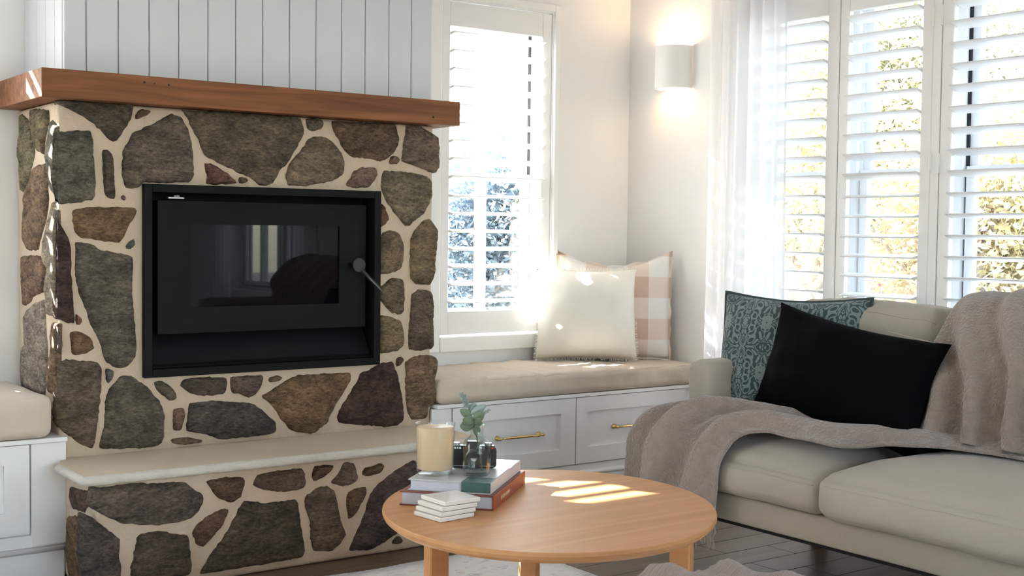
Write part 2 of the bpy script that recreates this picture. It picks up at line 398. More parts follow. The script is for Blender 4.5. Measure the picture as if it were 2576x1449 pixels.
# ================================================================= the room
RX, BY, ZC = 3.58, 4.10, 2.45          # right wall, back wall, ceiling
fl = boxes('floor', [(-1.75, 3.75, -2.6, 4.25, -.12, -.012)], 'floor_oak'); tag(fl, kind='structure')
random.seed(4)
pw = .122
plank_me = {}
for r in range(56):
    y0 = -2.45 + r*pw
    if y0 > 3.7: break
    x = -1.7 + random.uniform(-1.1, 0)
    while x < 3.58:
        L_ = 1.3; a = max(-1.7, x); b = min(3.58, x+L_)
        if b-a > .05:
            key = round(b-a, 3)
            if key not in plank_me:
                t_ = boxes('plank', [(0, b-a-.002, 0, pw-.002, -.012, 0)], 'floor_oak', bev=.0012, seg=1); plank_me[key] = t_.data; bpy.data.objects.remove(t_)
            o = bpy.data.objects.new('plank', plank_me[key]); COL.objects.link(o); o.location = (a, y0, 0); o.parent = fl
        x += L_
tag(boxes('ceiling', [(-1.75, 3.75, -2.6, 4.25, ZC, ZC+.1)], 'ceiling_paint'), kind='structure')
WZ0, WZ1 = .575, 1.885
wall_with_holes('wall_back', 'y', BY, BY+.16, -1.75, 3.75, 0, ZC, [(2.625, 3.165, WZ0, WZ1), (.272, .812, WZ0, WZ1)], 'wall_paint')
wall_with_holes('wall_right', 'x', RX, RX+.17, -2.6, BY, 0, ZC, [(1.74, 3.42, WZ0, WZ1), (-.88, .38, WZ0, WZ1)], 'wall_paint')
wall_with_holes('wall_left', 'x', -1.85, -1.7, -2.6, BY, 0, ZC, [(3.1, 4.0, .5, 2.2)], 'wall_paint')
wall_with_holes('wall_rear', 'y', -2.58, -2.42, -1.75, 3.75, 0, ZC, [(.1, 2.5, 0.0, 2.25)], 'wall_paint')

# ---- chimney breast above the mantel: tongue-and-groove boards
chim = boxes('wall_chimney', [(1.112, 2.332, 3.712, BY, 1.43, ZC)], 'shiplap_paint'); tag(chim, kind='structure')
xs = [1.103, 1.167, 1.260, 1.352, 1.443, 1.535, 1.625, 1.715, 1.807, 1.900, 1.992, 2.080, 2.170, 2.257, 2.340]
for a, b in zip(xs[:-1], xs[1:]):
    boxes('board', [(a+.0012, b-.0012, 3.700, 3.714, 1.437, ZC)], 'shiplap_paint', chim, bev=.0022, seg=1)
ys = [3.715, 3.785, 3.875, 3.965, 4.055, 4.10]
for a, b in zip(ys[:-1], ys[1:]):
    boxes('board', [(1.102, 1.114, a+.0012, b-.0012, 1.437, ZC)], 'shiplap_paint', chim, bev=.0022, seg=1)
    boxes('board', [(2.330, 2.342, a+.0012, b-.0012, 1.437, ZC)], 'shiplap_paint', chim, bev=.0022, seg=1)

# ================================================================= windows and shutters
def window_unit(name, loc, rz, Wd, muntin=0, y0=.075, gasket='gasket'):
    """sliding sash set back in the wall; local x across, y outwards, z up"""
    e = empty(name, loc, rz=rz, kind='structure')
    z0, z1, zm = WZ0, WZ1, 1.205
    def ring(n, a, w, ya, yb, m, za=z0, zb=z1):
        return boxes(n, [(a, a+w, ya, yb, za, zb), (Wd-a-w, Wd-a, ya, yb, za, zb), (a+w, Wd-a-w, ya, yb, za, za+w), (a+w, Wd-a-w, ya, yb, zb-w, zb)], m, e)
    ring('window_frame', 0, .034, y0, y0+.075, 'window_white')
    ring('gasket', .034, .008, y0+.02, y0+.06, gasket, z0+.034, z1-.034)
    ring('sash', .042, .030, y0+.03, y0+.055, 'window_white', zm, z1-.04)
    ring('sash', .042, .030, y0+.012, y0+.037, 'window_white', z0+.04, zm+.028)
    for k in range(muntin):
        x = .042 + (Wd-.084)*(k+1)/(muntin+1)
        boxes('muntin', [(x-.013, x+.013, y0+.010, y0+.057, z0+.05, z1-.05)], 'window_white', e)
    boxes('pane', [(.06, Wd-.06, y0+.041, y0+.044, zm+.02, z1-.06)], 'pane', e)
    boxes('pane', [(.06, Wd-.06, y0+.023, y0+.026, z0+.06, zm+.01)], 'pane', e)
    return e
def slat_mesh(length, chord=.076, th=.0105):
    prof = [(-1,0),(-.93,.42),(-.6,.85),(0,1),(.6,.85),(.93,.42),(1,0),(.93,-.42),(.6,-.85),(0,-1),(-.6,-.85),(-.93,-.42)]
    V = []; n = len(prof)
    for x in (-length/2, length/2): V += [(x, p[0]*chord/2, p[1]*th/2) for p in prof]
    Fc = [(k, (k+1)%n, n+(k+1)%n, n+k) for k in range(n)] + [tuple(reversed(range(n))), tuple(range(n, 2*n))]
    me = bpy.data.meshes.new('slat'); me.from_pydata(V, [], Fc); me.materials.append(MATS['shutter_paint']); me.update()
    return me
PITCH = .0683
def shutter(loc, rz, Wd, st_l, st_r, tilt_hi, tilt_lo, label, hinge=None, zsplit=1.2):
    """one hinged louvred panel, Wd wide including both stiles; slats pivot at local y = 0"""
    e = empty('plantation_shutter', loc, label, 'shutter', 'white plantation shutter panels', rz)
    za, zb = .600, 1.875; op0, op1 = .690, 1.782
    boxes('stile', [(0, st_l, -.0125, .0125, za, zb)], 'shutter_paint', e, bev=.003, seg=1)
    boxes('stile', [(Wd-st_r, Wd, -.0125, .0125, za, zb)], 'shutter_paint', e, bev=.003, seg=1)
    boxes('bottom_rail', [(st_l+.0005, Wd-st_r-.0005, -.011, .011, za, op0)], 'shutter_paint', e, bev=.002, seg=1)
    boxes('top_rail', [(st_l+.0005, Wd-st_r-.0005, -.011, .011, op1, zb)], 'shutter_paint', e, bev=.002, seg=1)
    me = slat_mesh(Wd-st_l-st_r-.004); cx = (st_l + Wd-st_r)/2
    z = op1 - .030
    while z > op0+.012:
        o = bpy.data.objects.new('slat', me); COL.objects.link(o); o.parent = e; o.location = (cx, 0, z)
        o.rotation_euler = (-math.radians(tilt_hi if z > zsplit else tilt_lo), 0, 0)
        z -= PITCH
    for hx in (hinge or []):
        for hz in (1.72, 1.24, .74):
            V, Fc = tube([(hx, -.0155, hz-.032), (hx, -.0155, hz+.032)], .0042, 8)
            me_obj('hinge', V, Fc, 'shutter_paint', e)
    return e
def surround(name, loc, rz, Wd, proud=.022, w=.028, bottom=.06):
    e = empty(name, loc, rz=rz, kind='structure')
    boxes('reveal_lining', [(-.002, .006, -.012, .075, WZ0, WZ1), (Wd-.006, Wd+.002, -.012, .075, WZ0, WZ1), (.006, Wd-.006, -.012, .075, WZ0, WZ0+.006), (.006, Wd-.006, -.012, .075, WZ1-.006, WZ1)], 'trim_paint', e)
    boxes('casing', [(-w-.024, 0, -proud, 0, WZ0-.04, WZ1+w)], 'trim_paint', e, bev=.004)
    boxes('casing', [(Wd, Wd+w, -proud, 0, WZ0-.04, WZ1+w)], 'trim_paint', e, bev=.004)
    boxes('head_casing', [(0, Wd, -proud, 0, WZ1, WZ1+w)], 'trim_paint', e, bev=.004)
    boxes('sill_casing', [(0, Wd, -proud-.004, 0, WZ0-.04, WZ0+.018)], 'trim_paint', e, bev=.004)
    return e
# back wall, right of the fireplace
window_unit('window_1', (2.625, BY, 0), 0, .54, 1)
surround('trim_1', (2.625, BY, 0), 0, .54)
shutter((2.632, BY+.004, 0), 0, .526, .038, .046, 9, -6, 'white plantation shutter between the stone fireplace and the pillows')
# back wall, left of the fireplace (beyond the left edge of the view; the sun comes in here)
window_unit('window_3', (.272, BY, 0), 0, .54, 0)
surround('trim_3', (.272, BY, 0), 0, .54)
shutter((.279, BY+.004, 0), 0, .526, .046, .038, -15, 28, 'white plantation shutter above the bench left of the fireplace', None, .97)
# right wall behind the sofa: four panels (local x runs towards the viewer)
R90 = -math.pi/2
def rpanel(ya, yb, sl_, sr_, th, tl, label, hinge=None): return shutter((RX+.004, ya, 0), R90, ya-yb, sl_, sr_, th, tl, label, hinge)
rpanel(3.405, 2.9755, .07, .052, 12, 9, 'white plantation shutter panel partly covered by the sheer curtain')
rpanel(2.9725, 2.587, .039, .043, 15, -6, 'middle white plantation shutter panel behind the sofa back cushion', [.3855])
rpanel(2.554, 2.165, .043, .045, 13, 8, 'white plantation shutter panel at the right edge behind the draped throw', [0.0])
rpanel(2.160, 1.775, .045, .045, 12, 8, 'white plantation shutter panel beyond the right edge')
boxes('trim_5', [(RX-.010, RX+.02, 2.5555, 2.5855, .60, 1.875)], 'shutter_paint')['kind'] = 'structure'
for i, (ya, yb) in enumerate(((3.42, 3.005), (2.985, 2.575), (2.555, 2.145), (2.125, 1.74))):
    window_unit('window_2', (RX, ya, 0), R90, ya-yb, 0, .07, 'gasket' if i >= 2 else 'window_white')
boxes('trim_6', [(RX+.07, RX+.15, 2.985, 3.005, WZ0, WZ1), (RX+.07, RX+.15, 2.555, 2.575, WZ0, WZ1), (RX+.07, RX+.15, 2.125, 2.145, WZ0, WZ1)], 'window_white')['kind'] = 'structure'
surround('trim_2', (RX, 3.42, 0), R90, 1.68)
# second window on the right wall, nearer the viewer (seen only as a reflection in the stove glass)
window_unit('window_4', (RX, .38, 0), R90, .62, 1); window_unit('window_4', (RX, -.25, 0), R90, .63, 1)
surround('trim_4', (RX, .38, 0), R90, 1.26)
# glazed doors added in the unseen rear wall to brighten the room
for k in range(3):
    w = .8; d = empty('door_%d' % (k+1), (.1+k*w, -2.5, 0), kind='structure')
    boxes('door_frame', [(0, .05, -.03, .03, 0, 2.25), (w-.05, w, -.03, .03, 0, 2.25), (.05, w-.05, -.03, .03, 0, .10), (.05, w-.05, -.03, .03, 2.18, 2.25)], 'window_white', d)
    boxes('pane', [(.04, w-.04, -.002, .002, .08, 2.2)], 'pane', d)
d = empty('window_5', (-1.775, 3.1, 0), rz=H_, kind='structure'); w = .9  # unseen window added to light the left sides of mantel and stonework
boxes('window_frame', [(0, .04, -.03, .03, .5, 2.2), (w-.04, w, -.03, .03, .5, 2.2), (.04, w-.04, -.03, .03, .5, .55), (.04, w-.04, -.03, .03, 2.15, 2.2)], 'window_white', d)
boxes('pane', [(.03, w-.03, -.002, .002, .53, 2.17)], 'pane', d)
# baseboards
tag(boxes('baseboard_right', [(RX-.016, RX, -2.4, 3.62, 0, .12)], 'trim_paint', bev=.003), kind='structure')
tag(boxes('baseboard_left', [(-1.7, -1.684, -2.4, 4.1, 0, .12)], 'trim_paint', bev=.003), kind='structure')

# ================================================================= stone fireplace
fire = empty('stone_fireplace', (1.71, 3.70, 0), 'fieldstone fireplace with sandy mortar and a raised sandstone hearth', 'fireplace')
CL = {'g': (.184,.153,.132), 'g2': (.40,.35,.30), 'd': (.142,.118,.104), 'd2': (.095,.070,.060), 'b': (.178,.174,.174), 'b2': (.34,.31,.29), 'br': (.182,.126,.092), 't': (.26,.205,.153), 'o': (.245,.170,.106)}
FRONT_STONES=[('d',[(1070,1350),(1085,1357),(1295,1358),(1292,1335),(1280,1304),(1257,1268),(1237,1243),(1222,1249),(1196,1280),(1170,1300),(1117,1328),(1085,1340)]),
('br',[(1310,1347),(1349,1343),(1339,1331),(1295,1311),(1299,1328)]),
('g',[(1409,1339),(1444,1326),(1460,1295),(1472,1256),(1476,1210),(1478,1151),(1460,1135),(1391,1133),(1320,1133),(1308,1114),(1268,1112),(1260,1143),(1259,1219),(1276,1246),(1292,1274),(1355,1309)]),
('b',[(1077,1266),(1169,1277),(1175,1249),(1178,1197),(1182,1149),(1181,1080),(1122,1065),(1077,1062),(1074,1167)]),
('d',[(1201,1225),(1218,1223),(1232,1214),(1233,1180),(1239,1108),(1239,1076),(1215,1082),(1207,1104),(1203,1161)]),
('g',[(1252,1091),(1262,1096),(1273,1087),(1266,1074),(1253,1077)]),
('g',[(1439,1352),(1629,1355),(1829,1357),(1844,1312),(1838,1291),(1816,1253),(1792,1214),(1761,1184),(1738,1142),(1713,1133),(1690,1135),(1663,1156),(1611,1176),(1568,1193),(1510,1219),(1497,1258),(1476,1292),(1456,1330)]),
('br',[(1510,1197),(1533,1196),(1577,1175),(1603,1154),(1618,1139),(1539,1130),(1516,1134),(1519,1161)]),
('br',[(1620,1158),(1636,1162),(1653,1150),(1645,1141),(1623,1139)]),
('g',[(1847,1353),(1912,1352),(1917,1340),(1903,1320),(1872,1309),(1851,1321)]),
('t',[(1884,1297),(1922,1296),(1959,1272),(1984,1239),(1992,1201),(1980,1176),(1946,1157),(1904,1148),(1852,1137),(1785,1138),(1779,1172),(1792,1205),(1838,1257),(1857,1287)]),
('br',[(1940,1351),(2180,1353),(2194,1301),(2181,1265),(2156,1243),(2122,1225),(2072,1235),(2018,1236),(1988,1256),(1969,1289),(1946,1317)]),
('t',[(2218,1352),(2277,1353),(2309,1338),(2348,1318),(2353,1292),(2355,1215),(2333,1194),(2301,1205),(2238,1222),(2204,1231),(2210,1292),(2217,1319)]),
('t',[(2161,1245),(2191,1248),(2199,1235),(2187,1220),(2153,1219)]),
('t',[(2047,1203),(2092,1207),(2111,1201),(2107,1171),(2082,1140),(2018,1136),(1989,1144),(2009,1168),(2022,1194)]),
('t',[(2131,1198),(2212,1196),(2306,1186),(2325,1165),(2327,1121),(2312,1084),(2292,1057),(2260,1035),(2229,1011),(2209,1025),(2173,1064),(2142,1099),(2124,1137)]),
('br',[(2115,1080),(2130,1090),(2147,1054),(2158,1034),(2128,1007),(2116,1013)]),
('t',[(2133,992),(2171,1002),(2202,986),(2217,949),(2215,907),(2203,869),(2161,854),(2120,852),(2118,920),(2125,966)]),
('t',[(2289,1033),(2316,1041),(2345,1012),(2347,974),(2344,920),(2339,845),(2323,816),(2263,819),(2242,840),(2238,893),(2241,973),(2261,1007)]),
('g',[(2247,786),(2282,802),(2326,794),(2336,757),(2336,597),(2284,594),(2238,596),(2236,652),(2243,719)]),
('g',[(2162,838),(2184,843),(2215,835),(2221,780),(2217,727),(2201,716),(2163,728),(2127,765),(2116,782),(2119,808)]),
('t',[(2124,720),(2163,712),(2209,696),(2217,660),(2221,613),(2187,594),(2123,588),(2122,656)]),
('t',[(2224,561),(2281,579),(2350,570),(2355,538),(2342,489),(2353,429),(2345,406),(2315,397),(2310,357),(2251,357),(2235,383),(2224,451),(2226,518)]),
('br',[(2187,574),(2210,577),(2215,566),(2200,547),(2190,540)]),
('d2',[(2173,563),(2195,517),(2207,466),(2220,404),(2220,358),(2197,343),(2143,342),(2087,354),(2030,360),(1974,370),(1962,386),(1990,435),(2012,464),(2039,501),(2051,525),(2085,539),(2141,559)]),
('o',[(1837,537),(1918,533),(2017,533),(2020,513),(1989,470),(1974,447),(1952,413),(1929,371),(1881,341),(1812,353),(1780,379),(1754,414),(1728,450),(1698,475),(1749,500),(1800,526)]),
('g',[(1727,535),(1753,540),(1776,532),(1753,517),(1727,516),(1720,523)]),
('g',[(1596,543),(1707,542),(1703,518),(1682,480),(1656,473),(1622,489),(1597,493)]),
('d',[(1443,544),(1509,547),(1584,541),(1587,515),(1580,492),(1510,486),(1467,499),(1435,524)]),
('d',[(1464,471),(1539,474),(1608,464),(1678,453),(1707,427),(1750,390),(1754,361),(1728,352),(1657,350),(1567,350),(1510,373),(1452,386),(1457,426)]),
('t',[(1405,366),(1452,368),(1505,355),(1508,347),(1452,345),(1408,351)]),
('t',[(1414,457),(1448,457),(1450,426),(1437,385),(1412,392)]),
('g',[(1353,542),(1380,543),(1419,513),(1424,489),(1409,478),(1380,501),(1356,526)]),
('g',[(1258,567),(1286,563),(1333,528),(1371,483),(1387,440),(1385,384),(1380,356),(1357,345),(1262,349),(1189,356),(1198,400),(1208,444),(1208,499),(1226,535)]),
('g',[(1070,611),(1097,622),(1154,614),(1189,610),(1199,586),(1196,527),(1191,464),(1182,392),(1172,356),(1135,373),(1096,409),(1072,437),(1066,464),(1072,504),(1073,570)]),
('b',[(1208,590),(1235,583),(1232,567),(1218,540),(1210,557)]),
('g',[(1124,956),(1180,949),(1187,934),(1247,926),(1291,914),(1289,825),(1296,725),(1302,652),(1299,619),(1283,597),(1259,584),(1230,595),(1207,612),(1194,661),(1171,709),(1156,749),(1140,797),(1124,852)]),
('o',[(1117,1047),(1156,1056),(1300,1059),(1305,1046),(1283,1010),(1267,974),(1251,954),(1219,956),(1180,965),(1140,967),(1125,981),(1117,1016)]),
('b',[(1263,943),(1296,971),(1300,946),(1283,935)]),
('d2',[(1073,1027),(1079,1012),(1109,961),(1113,914),(1115,828),(1118,766),(1121,721),(1094,729),(1069,742),(1070,829),(1070,906),(1071,984)]),
('o',[(1124,754),(1140,738),(1140,714),(1124,721)]),
('o',[(1108,700),(1140,699),(1171,677),(1179,649),(1155,634),(1112,631)]),
('g',[(1071,721),(1077,700),(1089,665),(1081,638),(1071,642)])]
BASE_STONES=[('g',[(1080,302),(1130,301),(1177,304),(1339,291),(1363,267),(1394,250),(1390,224),(1363,188),(1318,180),(1233,182),(1163,195),(1104,228),(1071,253)]),
('br',[(1398,286),(1450,292),(1514,287),(1517,263),(1504,230),(1473,215),(1432,238),(1414,262)]),
('g',[(1556,289),(1622,294),(1700,294),(1710,265),(1706,233),(1647,229),(1575,242),(1542,260)]),
('br',[(1739,297),(1807,293),(1795,278),(1765,259),(1735,248),(1728,263)]),
('t',[(1835,297),(1872,294),(1879,270),(1885,241),(1862,226),(1826,225),(1793,241),(1821,266)]),
('br',[(1903,272),(1967,284),(1982,276),(1961,252),(1914,246),(1901,253)]),
('d',[(2083,282),(2128,250),(2107,175),(2066,71),(2023,57),(2001,45),(1937,17),(1854,26),(1874,62),(1900,115),(1925,182),(1961,223),(2021,256)]),
('br',[(1847,199),(1873,215),(1914,215),(1920,196),(1894,166),(1868,128),(1854,118),(1847,158)]),
('g',[(1706,207),(1745,229),(1781,234),(1805,214),(1816,180),(1827,124),(1848,75),(1828,50),(1802,33),(1736,40),(1726,82),(1723,137),(1706,184)]),
('d',[(1514,220),(1575,203),(1681,203),(1688,177),(1696,118),(1709,48),(1702,27),(1623,25),(1483,24),(1397,24),(1379,24),(1415,80),(1450,119),(1478,163),(1501,204)]),
('br',[(1455,205),(1471,198),(1450,157),(1415,123),(1392,102),(1374,107),(1356,145),(1370,164),(1405,189)]),
('d',[(1203,160),(1264,165),(1304,149),(1346,141),(1353,91),(1358,35),(1338,25),(1185,28),(1182,73),(1189,93)]),
('d',[(1050,235),(1075,223),(1117,188),(1155,154),(1150,108),(1157,76),(1152,33),(1062,42),(1049,124)]),
('d',[(2014,44),(2038,47),(2043,31),(2026,21),(2007,26)]),
('br',[(2143,274),(2225,272),(2241,213),(2212,152),(2159,145),(2136,211)]),
('g',[(2137,110),(2227,118),(2243,45),(2198,19),(2123,25),(2108,63)])]
SIDE_STONES=[('t',[(4041,1344),(3946,1311),(3913,1258),(3897,1211),(3948,1161),(4010,1103),(4041,1103),(4038,1230)]),
('t',[(3924,1349),(3761,1334),(3758,1300),(3786,1269),(3806,1245),(3807,1207),(3888,1224),(3913,1264),(3933,1307)]),
('b',[(3734,1304),(3692,1292),(3632,1261),(3633,1181),(3635,1064),(3661,1069),(3725,1098),(3756,1123),(3755,1225),(3754,1271)]),
('t',[(3889,1178),(3775,1181),(3776,1136),(3776,1099),(3765,1077),(3790,1014),(3859,955),(3872,930),(3978,926),(4026,963),(4024,1031),(3997,1089),(3936,1148)]),
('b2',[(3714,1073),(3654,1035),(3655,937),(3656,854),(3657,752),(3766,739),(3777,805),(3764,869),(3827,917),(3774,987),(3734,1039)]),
('t',[(4044,906),(3918,915),(3803,908),(3797,814),(3921,788),(3942,771),(4021,755),(4041,827)]),
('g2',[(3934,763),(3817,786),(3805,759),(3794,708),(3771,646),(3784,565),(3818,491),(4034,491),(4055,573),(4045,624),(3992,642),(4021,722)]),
('t',[(3731,723),(3669,727),(3651,672),(3651,626),(3652,594),(3660,562),(3695,511),(3769,519),(3752,584),(3732,649)])]
BASE_SIDE_STONES=[('br',[(3596,269),(3403,286),(3437,247),(3479,218),(3578,210),(3615,238)]),
('o',[(3623,180),(3489,207),(3480,97),(3477,20),(3599,-8),(3642,85),(3634,143)])]

def mortar_face(name, x0, x1, z0, z1, y, depth, m, amp=.004, holes=None):
    pass
def stone(poly, to_world, cls, proud=.013, depth=.03, k=0, extra_back=0.0, edge_jit=.0038):
    rnd = random.Random(k*7+3)
    P = [Vector((a/1000, b/1000)) for a, b in poly]
    # resample with small chips along the edge
    out = []
    n = len(P)
    for i in range(n):
        a, b = P[i], P[(i+1) % n]; L_ = (b-a).length; m = max(1, int(L_/.009))
        for j in range(m):
            q = a.lerp(b, j/m)
            out.append(q)
    # smooth corners a little
    m = len(out); sm = [(out[i-1] + out[i]*2.4 + out[(i+1) % m])/4.4 for i in range(m)]
    c = sum(sm, Vector((0,0)))/m
    ring = []
    for i, q in enumerate(sm):
        d = (q-c).normalized(); j = noise.noise(Vector((q.x*75, q.y*75, k*3.1)))*edge_jit + noise.noise(Vector((q.x*190, q.y*190, k*3.1)))*edge_jit*.6
        ring.append(q + d*j)
    size = sum((q-c).length for q in ring)/m
    V = []; Fc = []
    def lay(shr, h, amp):
        for q in ring:
            r = (q-c).length; qq = c + (q-c)*max(.02, (r - shr)/r) if shr < 1 else c + (q-c)*(shr-1)
            hh = h + noise.noise(Vector((qq.x*16, qq.y*16, k*1.7)))*amp + noise.noise(Vector((qq.x*45, qq.y*45, k*2.3)))*amp*.4
            V.append((qq.x, qq.y, hh))
    lay(-.002, -depth-extra_back, 0); lay(0, 0.001, .001); lay(min(.006, size*.2), proud*.75, .004); lay(1.78, proud*1.05, .009); lay(1.46, proud*1.15, .011); lay(1.2, proud*1.15, .009)
    V.append((c.x, c.y, proud*1.2)); ci = len(V)-1
    for l in range(5):
        for i in range(m): Fc.append((l*m+i, l*m+(i+1) % m, (l+1)*m+(i+1) % m, (l+1)*m+i))
    for i in range(m): Fc.append((5*m+i, 5*m+(i+1) % m, ci))
    o3 = Vector(to_world(c.x, c.y, 0))
    WV = [Vector(to_world(*v))-o3 for v in V]
    o = me_obj('stone', WV, Fc, 'fieldstone', None, True); o.location = o3
    attach(o, fire); o.color = (*[ch*.84*rnd.uniform(.9, 1.1) for ch in CL[cls]], 1)
    # outward normals
    bm = bmesh.new(); bm.from_mesh(o.data); bmesh.ops.recalc_face_normals(bm, faces=bm.faces); bm.to_mesh(o.data); bm.free()
    return o
YF = 3.671
for k, (c, p) in enumerate(FRONT_STONES):
    right = max(q[0] for q in p) > 2335
    stone(p, lambda x, z, h: (x, YF-h, z), c, k=k, extra_back=.10 if right else 0.0)
for k, (c, p) in enumerate(BASE_STONES): stone(p, lambda x, z, h: (x, 3.384-h, max(z, .004)), c, k=k+60)
for k, (c, p) in enumerate(SIDE_STONES): stone(p, lambda y, z, h: (1.079-h, max(y, 3.6735), z), c, k=k+90)
for k, (c, p) in enumerate(BASE_SIDE_STONES): stone(p, lambda y, z, h: (1.088-h, min(y, 3.655), max(z, .004)), c, k=k+100, proud=.008)
def lumpy(name, bl, m, amp=.004, cut=.05, parent=None, bev=.012):
    bm = bmesh.new()
    for b in bl: bm_box(bm, *b, bev, 2)
    bmesh.ops.subdivide_edges(bm, edges=[e for e in bm.edges if e.calc_length() > cut*1.5], cuts=8, use_grid_fill=True)
    for v in bm.verts:
        p = v.co; v.co = p + Vector((nz(p, 11, 2)*amp, nz(p, 11, 9)*amp, 0))
    return attach(bm_obj(name, bm, m, None, True), parent)
attach(boxes('mortar_core', [(1.10, 2.318, 3.76, BY-.002, .30, 1.352)], 'mortar'), fire)
lumpy('mortar_face', [(1.079, 1.333, 3.671, 3.80, .330, 1.356), (2.102, 2.330, 3.671, 3.80, .330, 1.356), (1.32, 2.115, 3.671, 3.80, .330, .572), (1.32, 2.115, 3.671, 3.80, 1.112, 1.356)], 'mortar', parent=fire)
lumpy('mortar_side', [(1.079, 1.16, 3.69, BY-.002, .330, 1.356)], 'mortar', parent=fire); lumpy('mortar_side', [(2.26, 2.330, 3.69, BY-.002, .330, 1.356)], 'mortar', parent=fire)
lumpy('hearth_base', [(1.088, 2.305, 3.384, 3.70, .0, .312)], 'mortar', parent=fire)
# hearth slab with a rounded, rough lighter edge
bm = bmesh.new()
pts = [(1.052, 3.362), (2.318, 3.362), (2.318, 3.690), (1.09, 3.690), (1.052, 3.585)]
vb = [bm.verts.new((x, y, .312)) for x, y in pts]; vt = [bm.verts.new((x, y, .338)) for x, y in pts]
bm.faces.new(vt); bm.faces.new(list(reversed(vb)))
for i in range(5): bm.faces.new((vb[i], vb[(i+1) % 5], vt[(i+1) % 5], vt[i]))
attach(bm_obj('hearth_slab', bm, 'sandstone'), fire)
path = [(1.053, 3.59, .3245)] + [(1.053, 3.585-.0255*i, .3245) for i in range(9)] + [(1.055, 3.364, .3245)] + [(1.055+.0316*i, 3.363, .3245) for i in range(1, 41)] + [(2.318, 3.40, .3245), (2.318, 3.68, .3245)]
V, Fc = tube(path, [.0136+.0009*math.sin(i*2.3) for i in range(len(path))], 12)
attach(me_obj('slab_nosing', V, Fc, 'sandstone_edge', None, True), fire)

# ---- oak mantel beam
mant = empty('mantel_beam', (1.705, 3.85, 1.356), 'chunky oak mantel beam with square ends on top of the stonework', 'mantel')
attach(boxes('beam', [(1.016, 2.398, 3.612, 3.6985, 1.3565, 1.437)], 'mantel_oak', bev=.0022), mant)
attach(boxes('beam_return', [(1.016, 1.1, 3.6985, BY-.002, 1.3565, 1.437), (2.344, 2.398, 3.6985, BY-.002, 1.3565, 1.437)], 'mantel_oak', bev=.0015), mant)
for (x, z, r) in ((1.305, 1.418, .0035), (1.335, 1.417, .002), (1.378, 1.416, .003), (2.29, 1.379, .0035)):
    V, Fc = tube([(x, 3.6115, z), (x, 3.6175, z)], r, 7); attach(me_obj('knot', V, Fc, 'sofa_underside', None), mant)

# ---- wood heater insert
st = empty('wood_heater', (1.7175, 3.68, .556), 'black built-in wood heater with a glass door set in the stonework', 'heater')
X0, X1, Z0, Z1 = 1.319, 2.116, .556, 1.128
def sb(n, l, m, bev=.0015): return attach(boxes(n, l, m, bev=bev, seg=1), st)
sb('surround_frame', [(X0, X0+.024, 3.650, 3.79, Z0, Z1), (X1-.024, X1, 3.650, 3.79, Z0, Z1), (X0+.024, X1-.024, 3.650, 3.79, Z1-.024, Z1), (X0+.024, X1-.024, 3.650, 3.79, Z0, Z0+.024)], 'stove_black')
sb('back_plate', [(X0+.02, X1-.02, 3.735, 3.765, Z0+.02, Z1-.02)], 'stove_dark')
bmx = bmesh.new()
vv = [bmx.verts.new(p) for p in ((X0+.03, 3.668, .595), (X1-.03, 3.668, .595), (X1-.03, 3.73, .690), (X0+.03, 3.73, .690))]; bmx.faces.new(vv)
vv2 = [bmx.verts.new(p) for p in ((X0+.03, 3.672, .580), (X1-.03, 3.672, .580), (X1-.03, 3.735, .675), (X0+.03, 3.735, .675))]; bmx.faces.new(list(reversed(vv2)))
for i in range(4): bmx.faces.new((vv2[i], vv2[(i+1) % 4], vv[(i+1) % 4], vv[i]))
attach(bm_obj('ash_lip', bmx, 'stove_black'), st)
sb('lower_trim', [(X0+.024, X1-.024, 3.662, 3.672, Z0+.024, Z0+.034)], 'stove_dark')
def ring_mesh(name, ox0, ox1, oz0, oz1, ix0, ix1, iz0, iz1, y0, y1, m):
    V = []
    for y in (y0, y1): V += [(ox0,y,oz0),(ox1,y,oz0),(ox1,y,oz1),(ox0,y,oz1),(ix0,y,iz0),(ix1,y,iz0),(ix1,y,iz1),(ix0,y,iz1)]
    Fc = []
    for i in range(4):
        j = (i+1) % 4; Fc += [(i, j, 4+j, 4+i), (8+j, 8+i, 12+i, 12+j), (j, i, 8+i, 8+j), (4+i, 4+j, 12+j, 12+i)]
    return me_obj(name, V, Fc, m)
door = attach(ring_mesh('door', 1.368, 2.072, .682, 1.081, 1.471, 1.975, .760, 1.011, 3.675, 3.735, 'stove_black'), st)
gl = boxes('glass', [(1.470, 1.976, 3.681, 3.687, .758, 1.012)], 'stove_glass'); attach(gl, st)
dk = sb('door_handle', [], 'steel_dark') if False else None
V1, F1 = tube([(2.026, 3.676, .886), (2.026, 3.640, .886)], .0065, 10)
V2, F2 = tube([(2.026, 3.641, .886), (2.026, 3.634, .886)], .0225, 24)
V3, F3 = tube([(2.035, 3.637, .872), (2.052, 3.620, .847), (2.088, 3.602, .806)], .0058, 10)
V, Fc = join([(V1,F1),(V2,F2),(V3,F3)]); attach(me_obj('door_handle', V, Fc, 'steel_dark', None, False), st)
sb('air_slide', [(1.395, 1.445, 3.660, 3.68, 1.0855, 1.092), (1.41, 1.428, 3.652, 3.664, 1.092, 1.0965)], 'steel')

